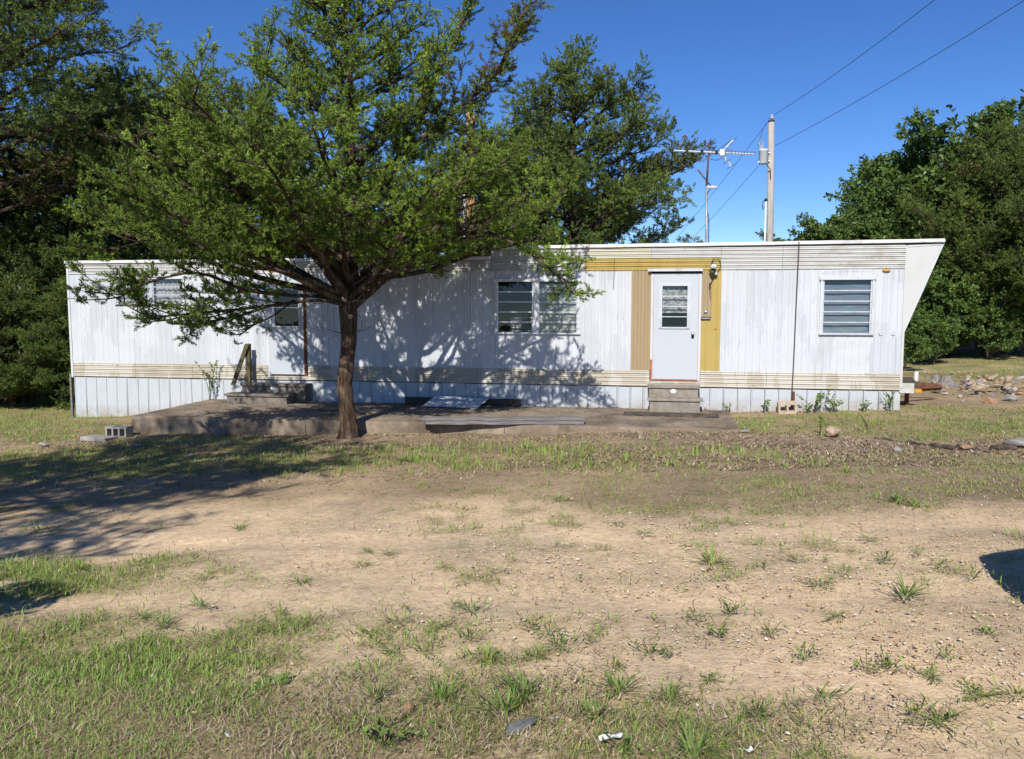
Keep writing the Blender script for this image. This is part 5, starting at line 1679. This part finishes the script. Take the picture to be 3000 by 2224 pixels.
# litter blown onto the slab
x = rgn.uniform(uL, uR, 5200); d_ = rgn.uniform(.05, 2.4, 5200) ** 1.0
lim = fl[1] + (fr_[1] - fl[1]) * (x - uL) / (uR - uL) - .05
k_ = (d_ < lim) & (rgn.random(5200) < fbm(x * 1.3, d_ * 1.3, 88, 3) * 1.2 - .1)
x, d_ = x[k_], d_[k_]
sx, sy = WO.x + WD.x * x - WN.x * d_, WO.y + WD.y * x - WN.y * d_
SLAB_LITTER = (sx, sy)
# living grass
x, y = scatter(560000, lambda x, y: green_at(x, y) ** 1.5 * .9)
n = len(x)
sz = np.clip(.8 + .06 * (y - 4), .8, 1.7)
dry = fbm(x * .7, y * .7, 91, 3)
blades('grass', M['grass'], x, y, rgn.uniform(.02, .085, n) * (.7 + .6 * fbm(x * 2, y * 2, 15, 2)) * np.clip(sz, .8, 1.5), rgn.uniform(.0025, .0062, n) * np.clip(.5 + .12 * y, .85, 2.0), np.clip(rgn.normal(.72, .22, n), .1, .99), np.clip(.3 + .7 * rgn.random(n) - .5 * (dry - .35) + .1 + .22 * np.clip(blobs(x, y, GREEN) - .6, 0, 1) * (y < 7), 0, 1),
       label='thin patchy lawn grass growing across the yard', cat='grass')
# dead straw and leaf litter lying flat
def ld(x, y): return np.clip(.15 + blobs(x, y, LITTER) * .7 + .35 * green_at(x, y) - .75 * blobs(x, y, BARE) - .5 * rut(x, y) - .12 * blobs(x, y, ROAD) * (.3 + 1.4 * fbm(x * 1.2, y * 1.2, 29, 3)), .02, 1) * .85
x, y = scatter(300000, ld, y1=18)
n = len(x)
blades('dry_litter', M['straw'], x, y, rgn.uniform(.02, .075, n), rgn.uniform(.0015, .0065, n) * np.clip(.5 + .12 * y, .8, 2.0), np.clip(rgn.normal(.97, .05, n), .8, .998), rgn.random(n), label='dead straw and leaf litter strewn over the dirt', cat='leaf litter', zoff=.014)
x, y = scatter(60000, lambda x, y: np.clip(.15 + .8 * blobs(x, y, LITTER), 0, 1) * (fbm(x * 2, y * 2, 47, 3) > .42), y0=9, y1=14.5, p=1.01)
n = len(x)
blades('leaf_litter', M['straw'], x, y, rgn.uniform(.03, .09, n), rgn.uniform(.006, .022, n), np.clip(rgn.normal(.95, .06, n), .75, .998), rgn.random(n) ** 1.3, label='brown fallen leaves and twigs scattered before the slab', cat='leaf litter', zoff=.014)
_gz = gz
gz = lambda x, y: np.full(len(x), SZ)
n = len(SLAB_LITTER[0])
blades('slab_litter', M['straw'], SLAB_LITTER[0], SLAB_LITTER[1], rgn.uniform(.02, .07, n), rgn.uniform(.005, .016, n), np.clip(rgn.normal(.97, .04, n), .85, .998), rgn.random(n) * .8, label='dry leaves and straw blown onto the porch slab', cat='leaf litter', zoff=.018)
gz = _gz
# gravel
def pd(x, y): return np.clip(blobs(x, y, GRAVEL) * (.35 + .9 * fbm(x * 2.5, y * 2.5, 17, 2)) + .07 - .3 * blobs(x, y, BARE) - .2 * rut(x, y), 0.015, 1)
x, y = scatter(95000, pd, y1=15, p=1.4)
n = len(x)
ico = np.array([(0, 0, 1), (.9, 0, .4), (.28, .85, .4), (-.72, .53, .4), (-.72, -.53, .4), (.28, -.85, .4), (.7, .5, -.3), (-.27, .8, -.3), (-.88, 0, -.3), (-.27, -.8, -.3), (.7, -.5, -.3)])
icf = np.array([(0, 1, 2), (0, 2, 3), (0, 3, 4), (0, 4, 5), (0, 5, 1), (1, 6, 2), (2, 6, 7), (2, 7, 3), (3, 7, 8), (3, 8, 4), (4, 8, 9), (4, 9, 5), (5, 9, 10), (5, 10, 1), (1, 10, 6)])
s = rgn.lognormal(-5.7, .5, n).clip(.0018, .012) * np.clip(.8 + .03 * y, .8, 1.3)
a = rgn.uniform(0, 6.28, n)
V = ico[None] * (1 + rgn.normal(0, .18, (n, 11, 1))) * np.stack([s * rgn.uniform(.9, 1.7, n), s, s * rgn.uniform(.45, .8, n)], -1)[:, None, :]
Vx = V[..., 0] * np.cos(a)[:, None] - V[..., 1] * np.sin(a)[:, None]; Vy = V[..., 0] * np.sin(a)[:, None] + V[..., 1] * np.cos(a)[:, None]
V = np.stack([Vx + x[:, None], Vy + y[:, None], V[..., 2] + (gz(x, y) - .012 + s * .2)[:, None]], -1)
pal = np.array([(.50, .36, .20), (.56, .43, .28), (.42, .27, .14), (.56, .47, .36), (.33, .27, .23), (.50, .34, .18), (.60, .53, .44), (.46, .33, .2)])
pc = pal[rgn.integers(0, len(pal), n)] * rgn.uniform(.75, 1.15, (n, 1))
gvo = np_mesh('gravel', V.reshape(-1, 3), (icf[None] + (np.arange(n) * 11)[:, None, None]).reshape(-1, 3), M['pebble'], colr=np.repeat(pc, 11, 0))
tag(gvo, 'loose orange and buff gravel scattered on the dirt drive', 'gravel', kind='stuff')
# iris-like broad blades in front of the slab
gi = [B(1350, 1335, 2.4, 1.2, .8), B(1800, 1340, 2.0, 1.1, .6), B(1020, 1350, 1.4, 1.0, .8), B(2150, 1360, 1.8, 1.1, .4)]
x, y = scatter(42000, lambda x, y: np.clip(blobs(x, y, gi) * (fbm(x * 3.6, y * 3.6, 55, 2) > .54) * .5, 0, 1), y0=9, y1=13.2, p=1.01)
n = len(x)
blades('broad_leaf_blades', M['grass'], x, y, rgn.uniform(.05, .15, n), rgn.uniform(.008, .02, n), np.clip(rgn.normal(.45, .25, n), .05, .95), rgn.uniform(.15, 1, n), label='pale green broad bladed plants in front of the slab', cat='plants')

# weed tufts one can count
def tuft_mesh(kind, seed):
    rg = np.random.default_rng(seed)
    V, T, K = [], [], []
    nl = {'grass': 46, 'weed': 30, 'rosette': 11, 'crab': 34}[kind]
    V.append(np.array([0, 0, .001])); K.append(.5)
    for i in range(nl):
        az = rg.uniform(0, 6.283); d = np.array([math.cos(az), math.sin(az), 0]); sd = np.array([-d[1], d[0], 0])
        if kind == 'grass': L, w, el, drp, base = rg.uniform(.06, .22), .0038, rg.uniform(.3, 1.4), rg.uniform(.15, .5), d * rg.uniform(0, .04)
        elif kind == 'crab': L, w, el, drp, base = rg.uniform(.02, .13), .0042, rg.uniform(.1, .9), rg.uniform(.05, .4), d * rg.uniform(0, .06) + np.array([rg.normal() * .025, rg.normal() * .025, 0])
        elif kind == 'rosette': L, w, el, drp, base = rg.uniform(.08, .13), .022, rg.uniform(.2, .6), .15, d * .01
        else:
            st = rg.normal(size=2) * .05
            base = np.array([st[0], st[1], rg.uniform(.01, .10)]); L, w, el, drp = rg.uniform(.015, .045), .006, rg.uniform(.1, .9), .2
        pts = []
        for t in (0, .4, .75, 1.0):
            pts.append(base + d * L * t * math.cos(el) + np.array([0, 0, L * (t * math.sin(el) - drp * t * t)]))
        ws = (.5, 1.0, .7, 0) if kind != 'rosette' else (.3, .8, 1.1, .2)
        b = len(V)
        for q, ww in zip(pts, ws): V += [q - sd * w * ww, q + sd * w * ww]
        T.append((0, b, b + 1))
        for k in range(3): T += [(b + 2 * k, b + 2 * k + 1, b + 2 * k + 3), (b + 2 * k, b + 2 * k + 3, b + 2 * k + 2)]
        K += [rg.uniform(0, 1)] * 8
    V = np.array(V); V[:, 2] = np.maximum(V[:, 2], .002)
    return V, np.array(T), np.array(K)
TUFT = {}
for kind in ('grass', 'weed', 'rosette', 'crab'):
    TUFT[kind] = []
    for k in range(6):
        V, T, K = tuft_mesh(kind, 7 * k + len(kind))
        o = np_mesh('weed_tuft', V, T, M['grass' if k % 3 == 2 else 'weed'], tint=K)
        TUFT[kind].append(o.data)
        bpy.data.objects.remove(o)
def tuft(px, py, kind, s, label, group, rz, i, name='weed_tuft'):
    p = G(px, py)
    o = bpy.data.objects.new(name, TUFT[kind][(i * 5 + int(px)) % 6])
    COL.objects.link(o)
    o.location = (p.x, p.y, p.z - .008); o.scale = (s, s * (.75 + (px % 7) * .07), s * (.55 + (py % 9) * .07)); o.rotation_euler = (0, 0, rz)
    tag(o, label, 'weed', group)
    return o
tuft(1530, 2030, 'grass', 1.15, 'dark green spreading grass clump in the lower centre', None, 0, 0, 'grass_clump')
tuft(1480, 2085, 'grass', 1.05, 'pale green grass clump just below the dark spreading clump', None, 1, 1, 'grass_clump')
tuft(790, 2000, 'rosette', .8, 'flat broad leaved weed rosette left of the lower centre', None, 2, 0, 'weed_rosette')
tuft(2030, 2210, 'grass', 1.1, 'bright green grass clump at the bottom edge right of centre', None, 3, 2, 'grass_clump')
tuft(2655, 1740, 'grass', 1.2, 'dark grass clump on the dirt at the right, above the grey stones', None, 4, 0, 'grass_clump')
tuft(2085, 1645, 'grass', 1.1, 'sprawling grass clump beside the gravel, right of centre', None, 5, 1, 'grass_clump')
tuft(1120, 2190, 'weed', 1.5, 'dense dark leafy weed at the bottom left of centre', None, 6, 1, 'leafy_weed')
rgt = random.Random(3)
spots = [(1080, 1612, 'crab'), (1140, 1618, 'crab'), (1060, 1650, 'crab'), (1190, 1775, 'crab'), (1330, 1765, 'crab'), (1380, 1780, 'crab'), (1160, 1815, 'crab'), (1290, 1830, 'crab'), (1075, 1850, 'crab'), (1375, 1870, 'weed'), (1560, 1838, 'weed'), (1610, 1855, 'weed'), (1730, 1875, 'weed'),
    (1640, 1880, 'crab'), (1240, 1900, 'crab'), (1430, 1930, 'grass'), (1150, 1900, 'crab'), (1570, 1915, 'crab'), (1900, 1910, 'weed'), (1960, 1925, 'weed'), (1815, 2020, 'grass'), (1740, 2090, 'grass'), (1960, 2040, 'grass'), (1990, 2110, 'crab'), (1830, 2200, 'weed'), (1100, 2040, 'grass'), (1290, 2050, 'grass'),
    (2140, 1795, 'weed'), (2040, 1810, 'weed'), (2110, 1860, 'weed'), (2255, 1860, 'weed'), (2360, 1930, 'weed'), (2540, 1970, 'weed'), (2600, 1955, 'weed'), (2770, 1925, 'weed'), (2720, 1975, 'crab'), (2850, 2025, 'weed'), (2880, 2035, 'crab'), (2980, 2030, 'crab'), (2690, 2090, 'weed'), (2750, 2105, 'crab'), (2220, 2105, 'weed'), (2080, 1985, 'crab'), (2410, 2030, 'crab'),
    (2240, 1660, 'weed'), (2330, 1640, 'weed'), (2415, 1640, 'weed'), (2480, 1662, 'crab'), (2595, 1640, 'weed'), (2690, 1625, 'weed'), (2750, 1650, 'weed'), (2850, 1690, 'weed'), (2400, 1705, 'crab'), (2550, 1575, 'crab'), (2110, 1490, 'crab'), (2630, 1470, 'grass'), (2680, 1480, 'grass'), (2480, 1385, 'grass'), (2170, 1380, 'grass'), (2050, 1370, 'grass'),
    (230, 1670, 'grass'), (580, 1770, 'crab'), (420, 1800, 'crab'), (670, 1850, 'crab'), (780, 1840, 'crab'), (600, 1690, 'crab'), (880, 1700, 'crab'), (820, 1790, 'crab'), (480, 1830, 'grass'), (1890, 1560, 'crab'), (1650, 1465, 'crab'), (1330, 1440, 'grass'), (1810, 1530, 'crab'), (700, 1545, 'crab'), (2900, 1850, 'crab'), (2450, 1800, 'crab'), (1800, 1955, 'weed')]
tl_by = {}
for i, (px, py, kd) in enumerate(spots):
    o = tuft(px, py, kd, rgt.uniform(.55, 1.05) * (.95 if py > 1600 else 1.15), {'crab': 'low sprawling crabgrass tuft on the bare dirt', 'weed': 'small upright leafy weed on the bare dirt', 'grass': 'upright grass tuft on the bare dirt'}[kd], {'crab': 'crabgrass tufts', 'weed': 'small leafy weeds', 'grass': 'grass tufts'}[kd], rgt.uniform(0, 6), i, {'crab': 'crabgrass_tuft', 'weed': 'leafy_weed', 'grass': 'grass_tuft'}[kd])
    tl_by.setdefault(kd, []).append(o)
for kd, lst in tl_by.items():
    order_labels(lst, {'crab': 'low sprawling crabgrass tuft on the bare dirt, %s from the left', 'weed': 'small upright leafy weed on the bare dirt, %s from the left', 'grass': 'upright grass tuft on the bare dirt, %s from the left'}[kd])
# taller weeds along the skirting and a sapling
def stem_plant(loc, h, ns, spread, label, seed, lf=.05, cat='plant', group=None):
    rg = np.random.default_rng(seed)
    e = empty('wild_plant', loc)
    tag(e, label, cat, group)
    tw = MB()
    V, T, K = [], [], []
    for s_ in range(ns):
        a_ = rg.uniform(0, 6.28); tip = np.array([math.cos(a_) * spread * rg.uniform(.3, 1), math.sin(a_) * spread * .5, h * rg.uniform(.6, 1)])
        path = curve(np.zeros(3), np.array([tip[0] * .2, tip[1] * .2, tip[2] * .6]), tip, 7) + rg.normal(size=(7, 3)) * .008
        tw.tube([tuple(q) for q in path], list(np.linspace(.005, .002, 7)), 4)
        for k in range(int(h * 40)):
            f = rg.uniform(.3, 1) * 6; m = min(int(f), 5)
            q = path[m] + (path[m + 1] - path[m]) * (f - m)
            d = unit(rg.normal(size=3) + np.array([0, 0, .3])); sd = unit(np.cross(d, rg.normal(size=3)))
            L = lf * rg.uniform(.6, 1.3); b = len(V)
            V += [q, q + d * L * .5 - sd * L * .3, q + d * L, q + d * L * .5 + sd * L * .3]
            T += [(b, b + 1, b + 3), (b + 1, b + 2, b + 3)]; K += [rg.random()] * 4
    tw.build('stem', M['twig'], e)
    np_mesh('leaves', np.array(V), np.array(T), M['weed'], e, tint=np.array(K))
p = wloc(wu(630, 1180), .18, SZ)
stem_plant(p, .80, 6, .30, 'thin leggy sapling growing before the skirting left of the rear steps', 4, .045)
for i, (px, h, ns, sp_, lb) in enumerate(((2130, .22, 4, .1, 'short weed at the skirting just right of the main steps'), (2233, .25, 4, .1, 'dark upright weed left of the buff block'), (2380, .42, 6, .35, 'arching weed right of the buff block below the right window'), (2440, .30, 7, .25, 'bushy weed under the right window'), (2520, .22, 6, .2, 'low weed near the right end of the skirting'), (2600, .34, 4, .15, 'thin weed at the right corner of the home'), (2360, .16, 6, .2, 'low leafy weed beside the buff block'))):
    d = .18
    q = wloc(wu(px, 1190), d); q.z = float(gz(q.x, q.y))
    stem_plant(q, h, ns, sp_, lb, 30 + i, .05)
p = G(2404, 1275); stem_plant(p, .42, 2, .06, 'single dark stemmed seedling left of the large buff rock', 60, .04)
p = G(2545, 1270); stem_plant(p, .32, 3, .2, 'bare forked twig sticking up right of the large buff rock', 61, .015)
# grass fringe along the skirting
# ------------------------------------------------------------------ parked vehicle beside the camera (its shade shows at the right)
car = empty('parked_car', (3.74, 1.75, float(gz(3.4, 1.0)) - 0.0), math.pi + 0.03)
tag(car, 'dark parked car beside the camera, only its shade reaching the right picture edge', 'car')
body = [(-2.2, .35), (2.05, .35), (2.25, .55), (2.25, .85), (2.1, .98), (1.25, 1.08), (.75, 1.18), (.15, 1.62), (-1.6, 1.68), (-2.1, 1.2), (-2.25, .8)]
def car_body(poly, hw, inset):
    mb = MB()
    vs, fs = [], []
    xs = [-1, -.86, .86, 1]
    for s_ in xs:
        for (yy, zz) in poly:
            t = (0 if abs(s_) > .9 else 1)
            k = inset * max(0, zz - 1.05)
            vs.append((s_ * hw - math.copysign(k, s_), yy * (1 if t else .985), zz - (0 if t else .03)))
    n = len(poly)
    for i in range(3):
        for j in range(n): fs.append((i * n + j, i * n + (j + 1) % n, (i + 1) * n + (j + 1) % n, (i + 1) * n + j))
    fs.append(tuple(range(n - 1, -1, -1))); fs.append(tuple(3 * n + j for j in range(n)))
    return mb.add(vs, fs)
cb_ = car_body(body, .93, .28).build('body', M['carpaint'], car, bevel=.03)
for s_ in (-1, 1):
    for yy in (-1.35, 1.4):
        w_ = MB().lathe([(.22, -.1), (.33, -.1), (.34, 0), (.33, .1), (.22, .1)], (0, 0, 0), 20, 'x').build('wheel', M['tyre'], car, smooth=True, M=Matrix.Translation((s_ * .86, yy, .34)))
        MB().lathe([(.04, .09), (.2, .105), (.21, .115)], (0, 0, 0), 16, 'x').build('rim', M['alu'], w_, M=Matrix.Scale(s_, 4, (1, 0, 0)))
    MB().prism_x([(.62, 1.17), (.12, 1.54), (-.7, 1.58), (-.7, 1.14)], s_ * .80, s_ * .90).build('side_window', M['black'], car)
    MB().prism_x([(-.78, 1.14), (-.78, 1.58), (-1.5, 1.58), (-1.85, 1.18)], s_ * .80, s_ * .90).build('side_window', M['black'], car)
    MB().box((s_ * .95, .62, 1.12), (s_ * 1.16, .74, 1.28)).build('wing_mirror', M['carpaint'], car, bevel=.03)
    MB().box((s_ * .5, 2.18, .72), (s_ * .85, 2.262, .86)).build('headlight', M['milk'], car, bevel=.02)
MB().add([(-.74, .70, 1.215), (.74, .70, 1.215), (.66, .20, 1.60), (-.66, .20, 1.60)], [(0, 1, 2, 3)]).build('windscreen', M['black'], car)
